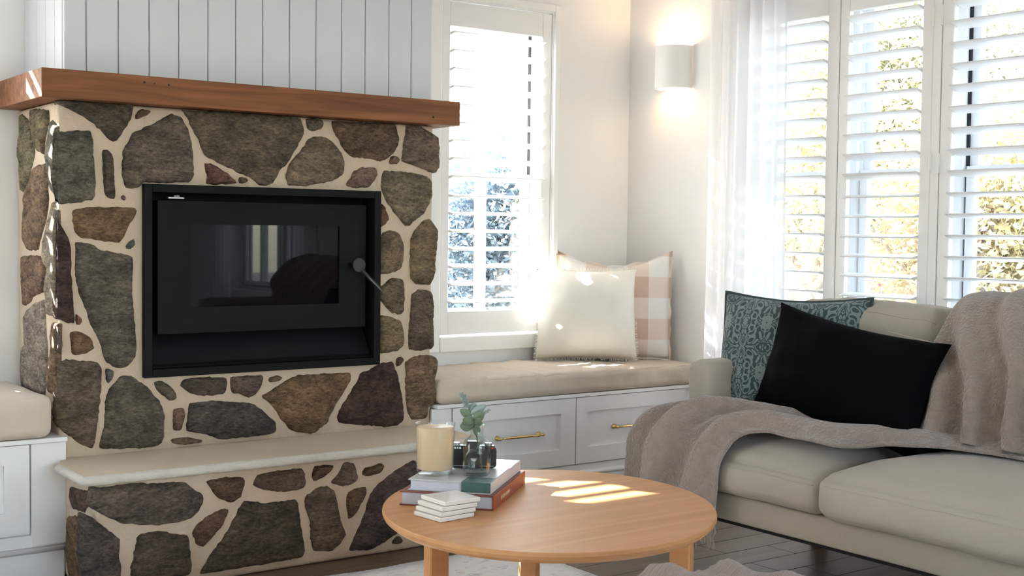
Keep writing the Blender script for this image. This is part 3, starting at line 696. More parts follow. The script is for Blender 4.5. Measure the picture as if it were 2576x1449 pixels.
# ================================================================= window benches
def brass_pull(x0, x1, y, z, parent):
    mid = (x0+x1)/2
    path = [(x0, y-.022, z), (x0+.03, y-.022, z), (mid-.02, y-.022, z), (mid, y-.022, z), (mid+.02, y-.022, z), (x1-.03, y-.022, z), (x1, y-.022, z)]
    a = tube(path, [.0026, .0036, .0048, .0052, .0048, .0036, .0026], 10)
    ends = []
    for x, s in ((x0, -1), (x1, 1)):
        ends.append(tube([(x+s*.012, y-.022, z), (x+s*.004, y-.022, z), (x-s*.002, y-.022, z), (x-s*.01, y-.022, z)], [.0035, .0062, .0045, .0035], 10))
        ends.append(tube([(x, y+.002, z), (x, y-.004, z), (x, y-.008, z), (x, y-.022, z)], [.0105, .0100, .0055, .0050], 12))
    V, Fc = join([a]+ends)
    return me_obj('handle', V, Fc, 'brass', parent, True)
def drawer(x0, x1, parent, ins=.056, pull=None, z0=.142, z1=.389, y=3.645, ploc=(0,0,0)):
    o = boxes('drawer', [(x0, x1, y, y+.018, z0, z0+.06), (x0, x1, y, y+.018, z1-.054, z1), (x0, x0+ins, y, y+.018, z0+.06, z1-.054), (x1-ins-.012, x1, y, y+.018, z0+.06, z1-.054), (x0+.02, x1-.02, y+.0105, y+.0175, z0+.02, z1-.02)], 'cabinet_paint')
    attach(o, parent)
    if pull:
        h = brass_pull(pull[0], pull[1], y+.0105, .267, None); h.parent = o
    return o
bR = empty('window_bench', (2.96, 3.88, 0), 'white built-in bench with two brass-handled drawers under the window', 'bench')
def cb(e, n, l, m='cabinet_paint', bev=.0015): return attach(boxes(n, l, m, bev=bev, seg=1), e)
cb(bR, 'carcass', [(2.336, 3.578, 3.664, 4.098, .10, .390)])
cb(bR, 'bench_top', [(2.336, 3.578, 3.640, 4.098, .391, .4035)])
cb(bR, 'filler_panel', [(2.322, 2.400, 3.648, 3.664, .100, .390)])
cb(bR, 'plinth', [(2.330, 3.578, 3.650, 3.70, 0, .096)])
V, Fc = tube([(2.33, 3.650, .105), (3.578, 3.650, .105)], .0095, 10); attach(me_obj('plinth_moulding', V, Fc, 'cabinet_paint', None, True), bR)
cb(bR, 'ledge', [(2.330, 3.578, 3.652, 3.70, .112, .138)])
drawer(2.404, 2.946, bR, pull=(2.598, 2.782)); drawer(2.951, 3.50, bR, pull=(3.142, 3.326))
bL = empty('window_bench', (.4, 3.88, 0), 'white built-in bench at the left end beside the fireplace', 'bench')
cb(bL, 'carcass', [(-1.0, 1.090, 3.664, 4.098, .10, .390)])
cb(bL, 'bench_top', [(-1.0, 1.092, 3.640, 4.098, .391, .4035)])
cb(bL, 'filler_panel', [(.993, 1.090, 3.648, 3.664, .100, .390)])
cb(bL, 'plinth', [(-1.0, 1.086, 3.650, 3.70, 0, .080)])
V, Fc = tube([(-1.0, 3.650, .088), (1.086, 3.650, .088)], .0085, 10); attach(me_obj('plinth_moulding', V, Fc, 'cabinet_paint', None, True), bL)
cb(bL, 'ledge', [(-1.0, 1.086, 3.652, 3.70, .096, .132)])
drawer(.42, .988, bL, pull=(.60, .79)); drawer(-.16, .415, bL, pull=(.04, .22))
def seat_pad(name, x0, x1, y0, y1, z0, z1, label, seed, par=None):
    lx, ly, lz = x1-x0, y1-y0, z1-z0
    def df(p, x, y, z):
        f = nz((p.x*.9, 0, p.z*.5), 30, seed)*.0065 + nz((p.x, 0, p.z*.4), 48, seed)*.0045     # gathers run down the front edge
        q = Vector(p)
        if y < -.2: q.y -= f*(1.2 if abs(z) < 1 else .6); 
        q.z += (f*.8 if z > 0 else 0) + (nz((p.x, p.y, 0), 5, seed)*.004 if z > 0 else 0)
        return q
    # fine along x: build by stretching a grid
    n = 64
    V, Fc = rbox(lx, ly, lz, .028, n, df)
    o = me_obj(name, V, Fc, 'linen_beige', None, True); o.location = ((x0+x1)/2, (y0+y1)/2, (z0+z1)/2)
    tag(o, label, 'cushion', 'bench seat pads'); 
    return o
seat_pad('bench_cushion', 2.345, 3.572, 3.636, 4.09, .4036, .490, 'long beige linen bench cushion under the two pillows', 3.0)
seat_pad('bench_cushion', -.3, 1.052, 3.636, 4.09, .4036, .522, 'short beige linen bench cushion at the left of the fireplace', 8.0)
# ================================================================= pillows
def set_plane(o, base_mid, xdir, lean):
    """stand a pillow: base_mid = middle of its lower edge, xdir = direction to the viewer's right, lean = tilt away from the viewer"""
    x = Vector((xdir[0], xdir[1], 0)).normalized(); back = Vector((0,0,1)).cross(x)
    z = (Vector((0,0,1))*math.cos(lean) + back*math.sin(lean)).normalized(); y = z.cross(x)
    h = o['_h']; c = Vector(base_mid) + z*h/2
    o.matrix_world = Matrix(((x.x, y.x, z.x, c.x), (x.y, y.y, z.y, c.y), (x.z, y.z, z.z, c.z), (0,0,0,1)))
    del o['_h']
def tilt_in_plane(o, ang): o.matrix_world = o.matrix_world @ Matrix.Rotation(ang, 4, 'Y')
def pillow2(w, h, t, n, pinch, pinch_top, wr, seed):
    V, Fc = pillow(w, h, t, n, pinch, wr, seed)
    if pinch_top:
        for v in V:
            u = v.x/(w/2); s = max(0, v.z/(h/2))
            v.z -= pinch_top*h/2*max(0, 1-abs(u)**1.6)*s**1.5
    return V, Fc
# white fringed pillow
V, Fc = pillow2(.405, .365, .215, 30, .045, .02, .009, 2.0)
pw_ = empty('throw_pillow', (0,0,0)); pw_['_h'] = .365
me_obj('pillow_cover', V, Fc, 'linen_white', pw_, True)
random.seed(7); rim = pillow_rim(.405, .365, .045, 200); FV = []; FF = []
for i, p in enumerate(rim):
    nx = rim[(i+1) % len(rim)]; d = Vector((p.x, 0, p.z)).normalized(); tg = (nx-p).normalized()
    nrm = Vector((tg.z, 0, -tg.x)); nrm = nrm if nrm.dot(d) > 0 else -nrm
    for k in range(3):
        a = p.lerp(nx, k/3.0 + random.uniform(-.1,.1)); a = a - nrm*.003
        e = a + nrm*random.uniform(.007,.015) + tg*random.uniform(-.006,.006) + Vector((0, random.uniform(-.006,.006), 0)); w = tg*.0012
        b = len(FV); FV += [a-w, a+w, e+w*.7, e-w*.7]; FF.append((b, b+1, b+2, b+3))
fr = me_obj('fringe', FV, FF, 'linen_white', pw_); fr['kind'] = 'stuff'
tag(pw_, 'off-white linen pillow with frayed fringe leaning in the bench corner', 'pillow')
set_plane(pw_, (3.215, 3.915, .494), (.345, -.235), .14)
# pink gingham pillow behind it
pg = empty('throw_pillow', (0,0,0)); pg['_h'] = .43
V, Fc = pillow2(.455, .43, .13, 30, .03, .30, .008, 5.0); me_obj('pillow_cover', V, Fc, 'gingham', pg, True)
rim = pillow_rim(.455, .43, .03, 160); FV = []; FF = []; m = len(rim)
def ptop(v):
    u = v.x/(.455/2); s = max(0, v.z/(.43/2)); return Vector((v.x, v.y, v.z - .30*.215*max(0, 1-abs(u)**1.6)*s**1.5))
for i, p in enumerate(rim):
    d = Vector((p.x/.455, 0, p.z/.43)); d = Vector((round(d.x*2.2), 0, round(d.z*2.2))).normalized() if d.length else d
    FV += [ptop(p)-d*.002 + Vector((0,.002,0)), ptop(p) + d*(.011+.003*math.sin(i*.9)) + Vector((0, .004*math.sin(i*.55), 0))]
for i in range(m): FF.append((2*i, 2*((i+1) % m), 2*((i+1) % m)+1, 2*i+1))
me_obj('flange', FV, FF, 'gingham', pg, True)
tag(pg, 'pink and white gingham pillow standing behind the fringed pillow', 'pillow')
set_plane(pg, (3.352, 3.915, .495), (.35, -.29), .05)
# teal damask pillow on the sofa
pd = empty('throw_pillow', (0,0,0)); pd['_h'] = .39
V, Fc = pillow2(.485, .39, .16, 30, .05, .07, .006, 9.0); me_obj('pillow_cover', V, Fc, 'damask', pd, True)
rim = pillow_rim(.485, .39, .05, 120)
rim = [Vector((p.x, p.y, p.z - .07*.195*max(0, 1-abs(p.x/.2425)**1.6)*max(0, p.z/.195)**1.5)) for p in rim]
V, Fc = tube(rim+[rim[0]], .0045, 8); me_obj('piping', V, Fc, 'pillow_piping', pd, True)
tag(pd, 'teal damask pillow with dark piping leaning on the sofa arm', 'pillow')
set_plane(pd, (2.85, 2.552, .438), (.12, -.52), .17)
# black lumbar pillow
pb = empty('throw_pillow', (0,0,0)); pb['_h'] = .31
V, Fc = pillow2(.585, .315, .155, 30, .085, .05, .011, 12.0); me_obj('pillow_cover', V, Fc, 'black_linen', pb, True)
V, Fc = tube([(.10, -.004, .150), (.18, -.003, .149), (.25, 0, .150)], .0016, 6); me_obj('zip_edge', V, Fc, 'sofa_fabric', pb)
tag(pb, 'black linen lumbar pillow propped in front of the teal pillow', 'pillow')
set_plane(pb, (2.765, 2.288, .461), (.02, -.56), .24); tilt_in_plane(pb, math.radians(8.0))

# ================================================================= sofa
sofa = empty('sofa', (2.9, 1.78, 0), 'oatmeal fabric sofa with loose cushions under the shuttered window', 'sofa')
def soft(name, x0, x1, y0, y1, z0, z1, r, m='sofa_fabric', n=14, df=None, wr=.0, seed=1, tilt=0.0, seam=None):
    def d2(p, x, y, z):
        q = Vector(p)
        if df: q = df(q, x, y, z)
        if wr: q += Vector((nz(p, 7, seed), nz(p, 7, seed+2), nz(p, 7, seed+4)))*wr + Vector((nz((p.x, p.y*2.2, p.z*.7), 11, seed+6), 0, nz((p.x*.8, p.y*2.2, p.z), 11, seed+8)))*wr*.55
        return q
    V, Fc = rbox(x1-x0, y1-y0, z1-z0, r, n, d2)
    o = me_obj(name, V, Fc, m, None, True); o.location = ((x0+x1)/2, (y0+y1)/2, (z0+z1)/2); o.rotation_euler = (0, tilt, 0)
    attach(o, sofa)
    if seam:
        hx, hy, hz = (x1-x0)/2, (y1-y0)/2, (z1-z0)/2; pts = []
        for (sx_, sy__, sz_) in seam:
            q = Vector((sx_*hx, sy__*hy, sz_*hz)); c = Vector((max(-hx+r, min(hx-r, q.x)), max(-hy+r, min(hy-r, q.y)), max(-hz+r, min(hz-r, q.z)))); d = q-c
            pts.append(d2(c + d.normalized()*r if d.length > 1e-9 else q, sx_, sy__, sz_))
        V, Fc = tube(pts, .0016, 6); me_obj('seam', V, Fc, m, o, True)
    return o
soft('base', 2.535, 3.27, .75, 2.785, .205, .288, .016, n=10)
for lx in (2.60, 3.20):
    for ly in (.85, 2.70): attach(boxes('leg', [(lx-.02, lx+.02, ly-.02, ly+.02, 0, .206)], 'sofa_underside'), sofa)
attach(boxes('dust_cover', [(2.55, 3.25, .77, 2.77, .198, .2055)], 'sofa_underside'), sofa)
soft('arm', 2.680, 3.27, 2.690, 2.792, .20, .622, .030, n=12, wr=.003, seed=4)
soft('arm', 2.680, 3.27, .75, .85, .20, .622, .030, n=10)
soft('back_frame', 3.10, 3.275, .76, 2.78, .20, .72, .045, n=10)
def seat_df(q, x, y, z):
    if z > -.2:
        f = (1-abs(x)**3)*(1-abs(y)**4); q.z += .042*max(0, f)*(z+.2)/1.2
        fx = max(0, -x-.35); q.z -= .02*fx*(z+.2)/1.2
    if abs(z) < .9: q.x -= .008*(1-z*z)*(1 if x < 0 else 0); 
    return q
def seat_df_far(q, x, y, z):
    q = seat_df(q, x, y, z)
    if y > 0: q.y += .105*(y**2)*max(0, min(1, (-x-.32)/.12))
    return q
soft('seat_cushion', 2.500, 3.05, 2.118, 2.685, .287, .405, .036, n=28, df=seat_df_far, wr=.004, seed=2, seam=[(-1, -.97+1.94*i/40, .55) for i in range(41)])
soft('seat_cushion', 2.482, 3.05, 1.30, 2.112, .287, .412, .036, n=28, df=seat_df, wr=.004, seed=6, seam=[(-1, -.97+1.94*i/40, .55) for i in range(41)])
soft('seat_cushion', 2.490, 3.05, .86, 1.296, .287, .410, .036, n=10, df=seat_df)
def back_df(q, x, y, z):
    q.x -= .035*(1-y*y)*(1-z*z)*(1 if x < 0 else 0)
    q.z += .018*(1-abs(y)**3)*max(0, z)
    return q
soft('back_cushion', 2.935, 3.135, 2.085, 2.655, .42, .795, .062, n=30, df=back_df, wr=.009, seed=3, tilt=.10, seam=[(-1, .93, -.6+.14*i) for i in range(10)] + [(-1, .93-1.86*i/40, .80) for i in range(41)])
soft('back_cushion', 2.935, 3.135, 1.28, 2.08, .42, .800, .062, n=30, df=back_df, wr=.009, seed=13, tilt=.10)
def piping(pts): V, Fc = tube(pts, .0035, 6); return attach(me_obj('piping', V, Fc, 'sofa_fabric', None, True), sofa)

# ---- wool throw: one length lies over the sofa back, one runs along the seat and falls over the front
thr = empty('throw_blanket', (2.85, 2.2, .42), 'mauve-brown wool throw with fringed ends draped over the sofa', 'blanket')
def sheet(name, A, B, nu, nv, fold, thick=.009, m='wool', parent=None, mid=None):
    CA = catmull(A, nu); CB = catmull(B, nu); CM = catmull(mid, nu) if mid else None; P = []
    for i in range(nu):
        for j in range(nv):
            s = j/(nv-1)
            if CM: P.append(CA[i]*(1-s)*(1-2*s) + CM[i]*4*s*(1-s) + CB[i]*s*(2*s-1))
            else: P.append(CA[i].lerp(CB[i], s))
    N = []
    for i in range(nu):
        for j in range(nv):
            du = P[min(i+1,nu-1)*nv+j]-P[max(i-1,0)*nv+j]; dv = P[i*nv+min(j+1,nv-1)]-P[i*nv+max(j-1,0)]
            n_ = du.cross(dv); N.append(n_.normalized() if n_.length > 1e-9 else Vector((0,0,1)))
    Q = []
    for i in range(nu):
        for j in range(nv):
            k = i*nv+j; Q.append(P[k] + N[k]*fold(i/(nu-1), j/(nv-1)))
    Fc = grid_faces(nu, nv)
    o = me_obj(name, Q, Fc, m, None, True)
    if parent is not None: attach(o, parent)
    md = o.modifiers.new('thickness', 'SOLIDIFY'); md.thickness = thick; md.offset = 0
    return o, Q
back_edge = [(3.02,1.60,.47), (2.985,1.95,.468), (2.93,2.18,.474), (2.86,2.40,.478), (2.76,2.58,.482), (2.655,2.715,.486), (2.560,2.785,.470), (2.492,2.812,.410), (2.482,2.818,.33), (2.480,2.822,.268)]
front_edge = [(2.83,1.60,.462), (2.79,1.85,.464), (2.70,2.02,.466), (2.60,2.13,.455), (2.585,2.26,.464), (2.575,2.36,.466), (2.525,2.415,.448), (2.478,2.432,.385), (2.470,2.440,.30), (2.468,2.446,.205)]
def ridge(x, p=2.0): return (0.5+0.5*math.cos(x*2*math.pi))**p
def fold_seat(u, v):
    a = min(1, max(0, (u-.05)*2.2))
    w = v + .07*math.sin(u*5.0+.6) + .035*math.sin(u*10+v*5) + .11*nz((u*1.6, v*2.2, 0), 1.6, 21)
    wide = ridge(w*2.35+.22, 1.9)*.044
    mid = ridge(w*4.1+.75*math.sin(v*3), 2.2)*.015*(.5+.5*math.sin(u*6+v*9))
    e = wide + mid
    hang = max(0, (u-.62)/.38)
    e += hang*(ridge(w*2.35+.22, 1.2)*.030-.006)
    return (e*(.45+.55*a)*(.35+.65*min(1, 8*v, 8*(1-v)))) + nz((u*3, v*3, 0), 3, 4)*.006 + nz((u*9, v*7, 0), 2, 14)*.0025
_, Q = sheet('seat_length', back_edge, front_edge, 90, 64, fold_seat, parent=thr)
# fringe along the hanging end
random.seed(11); parts = []
endrow = Q[(90-1)*64:90*64]
for i in range(0, 64, 1):
    p = endrow[i]; L_ = random.uniform(.05, .085); q = [p + Vector((0,0,.006))]
    for k in range(1, 5): q.append(p + Vector((random.uniform(-.004,.004), random.uniform(-.005,.005), -L_*k/4)))
    parts.append(tube(q, [.0026,.0024,.0022,.0020,.0012], 5))
V, Fc = join(parts); f_ = attach(me_obj('fringe', V, Fc, 'wool', None, True), thr); f_['kind'] = 'stuff'
# over the back
left_e = [(3.20,2.03,.70), (3.16,2.03,.81), (3.07,2.035,.846), (2.965,2.05,.815), (2.895,2.062,.72), (2.868,2.082,.62), (2.858,2.115,.53), (2.845,2.165,.470)]
right_e = [(3.20,1.30,.70), (3.16,1.30,.82), (3.07,1.30,.855), (2.965,1.31,.825), (2.885,1.33,.72), (2.86,1.36,.62), (2.85,1.42,.53), (2.84,1.46,.470)]
def fold_back(u, v):
    w = v*3.6 - u*1.5 + .16*math.sin(u*4+1) + .18*nz((u*2, v*2, 0), 1.5, 31)
    g = min(1, max(.12, (u-.2)*1.8))
    e = ridge(w*1.62+.45, 1.8)*.055*g + ridge(w*2.9+.1, 1.4)*.016*g*(.5+.5*math.sin(v*7))
    return e*(.2+.8*min(1, 7*v)) + .002 + nz((u*4, v*4, 1), 3, 8)*.006
sheet('back_length', left_e, right_e, 70, 90, fold_back, parent=thr)

# ================================================================= coffee table
TC = Vector((1.759, 2.268)); TZ = .38; e1 = Vector((.605, .796)); e2 = Vector((.796, -.605))
tab = empty('coffee_table', (TC.x, TC.y, 0), 'oval oak coffee table with slab legs standing on the rug', 'table')
V = []; Fc = []; SEG = 96
prof = [(.90, -.030), (.965, -.024), (.990, -.016), (1.0, -.008), (.9985, -.002), (.994, 0)]
for f, z in prof:
    for k in range(SEG):
        th = 2*math.pi*k/SEG; p = e1*(.435*f*math.cos(th)) + e2*(.377*f*math.sin(th)); V.append((p.x, p.y, TZ+z))
for i in range(len(prof)-1):
    for k in range(SEG): Fc.append((i*SEG+k, i*SEG+(k+1) % SEG, (i+1)*SEG+(k+1) % SEG, (i+1)*SEG+k))
Fc.append(tuple(reversed(range(SEG)))); Fc.append(tuple((len(prof)-1)*SEG+k for k in range(SEG)))
tt = me_obj('table_top', V, Fc, 'table_oak', tab); 
bm = bmesh.new(); bm.from_mesh(tt.data); bmesh.ops.recalc_face_normals(bm, faces=bm.faces); bm.to_mesh(tt.data); bm.free()
for (x, y) in ((1.466, 2.288), (1.583, 2.103), (1.913, 1.990), (1.90, 2.54)):
    ang = math.atan2(y-TC.y, x-TC.x); dx = x-TC.x; dy = y-TC.y
    o = boxes('leg', [(-.026, .020, -.017, .017, .004, TZ-.029)], 'table_oak', tab, bev=.003, seg=1); o.location = (dx, dy, 0); o.rotation_euler = (0, 0, ang)
boxes('apron', [(-.25, .25, -.016, .016, TZ-.062, TZ-.0295)], 'table_oak', tab).rotation_euler = (0,0,math.atan2(.796,.605))
# ---- books
def book(name, corner, xd, yd, w, d, z0, z1, cover, spine_m, label, lid):
    """corner = nearest left corner; xd towards the viewer's right, yd away; spine on the right side"""
    c = Vector((corner[0], corner[1])); xd = Vector(xd).normalized(); yd = Vector(yd).normalized()
    e = empty(name, (c.x, c.y, z0), label, 'book', rz=math.atan2(xd.y, xd.x)); t = z1-z0; cv = .0028
    boxes('cover', [(0, w, 0, d, 0, cv), (0, w, 0, d, t-cv, t)], lid, e, bev=.0006, seg=1)
    boxes('spine', [(w-cv, w+.0005, 0, d, 0, t)], spine_m, e, bev=.0008, seg=1)
    boxes('page_block', [(.005, w-cv, .004, d-.004, cv, t-cv)], 'book_paper', e)
    return e
bx, by_ = (.143, -.166), (.212, .237)
bk1 = book('coffee_table_book', (1.474, 2.452), bx, by_, .219, .318, TZ+.0003, TZ+.0325, 'book_rust', 'book_rust', 'thick rust-red hardback lying at the bottom of the stack', 'book_rust_lid')
random.seed(3)
def glyph(e, x, y, z, s): 
    q = [tube([(x, y-.002*s, z-.006*s), (x, y+.001*s, z+.006*s)], .0007, 5)] if random.random() < .5 else []
    q.append(tube([(x, y-.0035*s, z+.002), (x, y, z-.004*s), (x, y+.0035*s, z+.001), (x, y+.001, z+.004*s)], .0007, 5))
    return q
parts = []
for k in range(8): parts += glyph(bk1, .2197, .075+.011*k, .016, 1.0)
V, Fc = join(parts); me_obj('spine_lettering', V, Fc, 'gold_print', bk1)
bk2 = book('coffee_table_book', (1.494, 2.448), bx, by_, .192, .300, TZ+.0327, TZ+.0585, 'book_grey', 'book_grey', 'slimmer pale grey hardback resting on the rust-red book', 'book_grey')
boxes('cover_photo', [(.125, .1925, .0, .06, .02585, .0262)], 'book_green', bk2); boxes('cover_photo_edge', [(.125, .1928, -.0006, 0, .004, .0258)], 'book_green', bk2)
# ---- candle in a glass tumbler
BZ = TZ+.0588
cn = empty('jar_candle', (1.575, 2.462, BZ), 'cream wax candle in a thick clear glass tumbler', 'candle')
V, Fc = lathe([(0.0004,0), (.036,.0), (.0405,.003), (.0425,.010), (.0455,.112), (.0466,.1155), (.0474,.1170), (.0466,.1180), (.0452,.1165), (.0436,.110), (.0415,.014), (.0405,.0125), (.0004,.0125)], 48, True)
me_obj('tumbler', V, Fc, 'thin_glass', cn, True)
V, Fc = lathe([(.0004,.0135), (.0395,.0135), (.0408,.015), (.0434,.108), (.0425,.110), (.0004,.109)], 48, True); me_obj('wax', V, Fc, 'wax', cn, True)
# ---- glass bottle with a eucalyptus sprig
bo = empty('bud_vase', (1.650, 2.402, BZ), 'small clear glass bottle vase holding a sprig', 'vase')
V, Fc = lathe([(.0004,0), (.027,0), (.0305,.003), (.0318,.008), (.0318,.066), (.0312,.072), (.0275,.0815), (.0195,.0880), (.0155,.0915), (.0148,.108), (.0160,.1115), (.0188,.1135), (.0188,.1165), (.0160,.1175), (.0130,.1160), (.0128,.092), (.0180,.0860), (.0255,.0795), (.0293,.071), (.0296,.010), (.0270,.0050), (.0004,.0045)], 48, True)
me_obj('bottle', V, Fc, 'bottle_glass', bo, True)
sg = empty('leaf_sprig', (1.650, 2.402, BZ+.006), 'grey-green leafy sprig standing in the glass bottle', 'plant')
vr = Vector((.80, -.60, 0)); vu = Vector((0,0,1)); vb_ = Vector((.60, .80, 0))        # towards viewer's right, up, away
def S(a, b, c=0.0): return vr*a + vu*b + vb_*c
stem_pts = [S(.012,.004), S(.006,.05), S(-.004,.10), S(-.012,.125), S(-.020,.150,.004)]
V, Fc = tube(catmull(stem_pts, 14), .0016, 6); me_obj('stem', V, Fc, 'stem', sg, True)
def leaf(o0, d, up, L_, w, m, curl=.2):
    d = Vector(d).normalized(); s = d.cross(Vector(up)).normalized(); n_ = s.cross(d); V = []; Fc = []; K = 7
    for i in range(K):
        t = i/(K-1); ww = w*math.sin(math.pi*min(1, t*.93+.04))**.8; c = Vector(o0) + d*L_*t + n_*(-curl*L_*t*t)
        V += [c - s*ww + n_*.12*ww, c, c + s*ww + n_*.12*ww]
    for i in range(K-1): Fc += [(3*i, 3*i+1, 3*i+4, 3*i+3), (3*i+1, 3*i+2, 3*i+5, 3*i+4)]
    o = me_obj('leaf', V, Fc, m, sg, True); md = o.modifiers.new('t', 'SOLIDIFY'); md.thickness = .0007; return o
leaf(S(-.006,.112), S(-.55,.35,-.5), vb_, .040, .013, 'leaf_grey', .1); leaf(S(-.006,.108), S(-.85,.05,-.2), vb_, .036, .014, 'leaf_grey', .35)
leaf(S(-.008,.118), S(.55,.55,-.3), vb_, .034, .012, 'leaf_grey', -.1); leaf(S(-.012,.128), S(-.8,.5,.1), vb_, .032, .010, 'leaf_grey', .2)
leaf(S(-.004,.105), S(.35,.75,-.4), vb_, .030, .011, 'leaf_grey', .1); leaf(S(-.014,.135), S(.7,.4,.2), vb_, .040, .010, 'leaf_blue', .1)
leaf(S(-.002,.085), S(.1,.9,-.2), vb_, .028, .009, 'leaf_grey', .1); leaf(S(-.014,.135), S(.2,.6,.5), vb_, .030, .010, 'leaf_blue', .2)
for (o0, d, L_, n_) in ((S(-.022,.148,.004), S(-.35,.85,.05), .036, 46), (S(.006,.128), S(.75,.62,0), .026, 24)):
    d = Vector(d).normalized(); parts = []; rr = random.Random(5)
    parts.append(tube([Vector(o0), Vector(o0)+d*L_], [.003,.002], 6))
    for k in range(n_*3):
        t = rr.random(); a = Vector((rr.uniform(-1,1), rr.uniform(-1,1), rr.uniform(-1,1))); a = (a - d*a.dot(d)).normalized()
        p = Vector(o0) + d*L_*t; parts.append(tube([p, p + a*(.0085 if n_ > 30 else .0045) + d*.005], [.0008,.0004], 4))
    V, Fc = join(parts); me_obj('flower_spike', V, Fc, 'leaf_blue', sg, True)
# ---- compact camera behind the bottle
ca = empty('film_camera', (1.693, 2.480, BZ), 'black film camera partly hidden behind the bottle vase', 'camera', rz=math.atan2(-.60, .80))
V, Fc = rbox(.112, .030, .050, .010, 8); o = me_obj('body', V, Fc, 'camera_rubber', ca, True); o.location = (0, 0, .0252)
boxes('top_plate', [(-.052, .052, -.012, .012, .044, .054)], 'camera_black', ca, bev=.002); boxes('viewfinder', [(-.016, .016, -.012, .012, .052, .064)], 'camera_black', ca, bev=.003)
V, Fc = lathe([(.0004,0), (.022,0), (.022,.008), (.020,.010), (.020,.024), (.017,.027), (.015,.022), (.0004,.020)], 32); o = me_obj('lens', V, Fc, 'camera_black', ca, True); o.rotation_euler = (H_, 0, 0); o.location = (.004, -.014, .026)
V, Fc = lathe([(.0004,0), (.0085,0), (.0085,.006), (.0004,.006)], 18)
for x in (-.040, .036): o = me_obj('dial', V, Fc, 'steel', ca); o.location = (x, 0, .054)
boxes('brand_print', [(-.050+.006*k, -.046+.006*k, -.0124, -.0119, .0465, .0515) for k in range(4)], 'white_print', ca); boxes('badge', [(.043, .050, -.0126, -.0119, .047, .0515)], 'red_print', ca)
boxes('trim_line', [(-.050, .050, -.0158, -.0150, .0060, .0078)], 'steel', ca)
# ---- four stone coasters
lab = ['lowest', 'second lowest', 'second from top', 'topmost']
for k in range(4):
    o = empty('coaster', (1.456+.0045*k+.004*(k == 3), 2.252+.0035*k, TZ+.0004+.0103*k), '%s cream marble coaster of the stack beside the books' % lab[k], 'coaster', 'stacked marble coasters', rz=math.radians(6-1.5*k))
    boxes('slab', [(0, .094, 0, .094, 0, .0094)], 'marble', o, bev=.0018)
    boxes('cork_pad', [(.004, .090, .004, .090, -.0007, .0002)], 'coaster_edge', o)

# ================================================================= rug and heaped muslin
rug = empty('area_rug', (1.6, 1.5, 0), 'faded cream oriental rug under the coffee table', 'rug')
rng = random.Random(2); V = []; nx_, ny_ = 60, 60; x0, x1, y0, y1 = -.6, 2.36, -.6, 3.235
for i in range(nx_+1):
    for j in range(ny_+1):
        x = x0+(x1-x0)*i/nx_; y = y0+(y1-y0)*j/ny_
        if j == ny_: y += .006*math.sin(x*9)+.004*math.sin(x*23)
        V.append((x-1.6, y-1.5, .0035+.0008*math.sin(x*7)*math.sin(y*6)))
Fc = grid_faces(nx_+1, ny_+1); o = me_obj('pile', V, Fc, 'rug_wool', rug, True); md = o.modifiers.new('t', 'SOLIDIFY'); md.thickness = .0035
V = []; FF = []
for i in range(420):
    x = x0 + (x1-x0)*i/420; b = len(V); y = y1 + .006*math.sin(x*9)+.004*math.sin(x*23)
    V += [(x-1.6, y-1.502, .004), (x+.004-1.6, y-1.502, .004), (x+.004+rng.uniform(-.002,.002)-1.6, y-1.5+rng.uniform(.004,.011), .0015), (x+rng.uniform(-.002,.002)-1.6, y-1.5+rng.uniform(.004,.011), .0015)]; FF.append((b,b+1,b+2,b+3))
o = me_obj('fringe', V, FF, 'rug_wool', rug); o['kind'] = 'stuff'
V = []; N_ = 90
for i in range(N_+1):
    for j in range(N_+1):
        u = 2*i/N_-1; v = 2*j/N_-1; r = max(abs(u), abs(v))*.55 + math.hypot(u, v)*.45
        x = 1.475+u*.255; y = 1.395+v*.262
        top = .402 + .014*nz((u, v, 0), 2.2, 4) + .022*ridge((u*1.1+v*.5+.07*math.sin(v*5))*1.6+.35, 3.0) + .006*ridge((u*1.5-v*.8)*2.3, 2.0) - .06*max(0, -u-.1) - .04*max(0, u-.55)
        edge = max(0, min(1, (1.0-r)/.13)); s = edge*edge*(3-2*edge)
        hem = .010*math.sin(math.atan2(v, u)*9)*(1-s)
        V.append((x + u*.05*(1-s) + hem, y + v*.05*(1-s) + hem, .010 + (top-.010)*s))
mu = me_obj('muslin_throw', V, grid_faces(N_+1, N_+1), 'muslin', None, True); md = mu.modifiers.new('t', 'SOLIDIFY'); md.thickness = .006
tag(mu, 'crinkled dusty-pink muslin throw heaped low in the foreground', 'blanket')

# ================================================================= wall sconce
sc = empty('wall_sconce', (RX, 3.80, 1.667), 'white half-cylinder wall sconce glowing warm above the bench corner', 'lamp')
V = []; Fc = []; K = 28
ring = []
for (f, z) in ((1.0, -.084), (1.0, .084), (.90, .084), (.90, -.084)):
    for k in range(K+1):
        th = math.pi*k/K; V.append((-.10*f*math.sin(th)**.85 - .002, .08*f*math.cos(th), z))
for i in range(4):
    for k in range(K):
        a = i*(K+1)+k; b = ((i+1) % 4)*(K+1)+k; Fc.append((a, a+1, b+1, b))
o = me_obj('shade', V, Fc, 'lamp_plaster', sc, True); md = o.modifiers.new('e', 'EDGE_SPLIT'); md.split_angle = math.radians(40)
boxes('backplate', [(-.004, 0, -.06, .06, -.06, .06)], 'lamp_plaster', sc)
V, Fc = lathe([(.0004,-.03), (.010,-.026), (.014,-.010), (.010,.012), (.006,.026), (.0004,.03)], 16); o = me_obj('bulb', V, Fc, 'bulb', sc, True); o.location = (-.045, 0, .01)
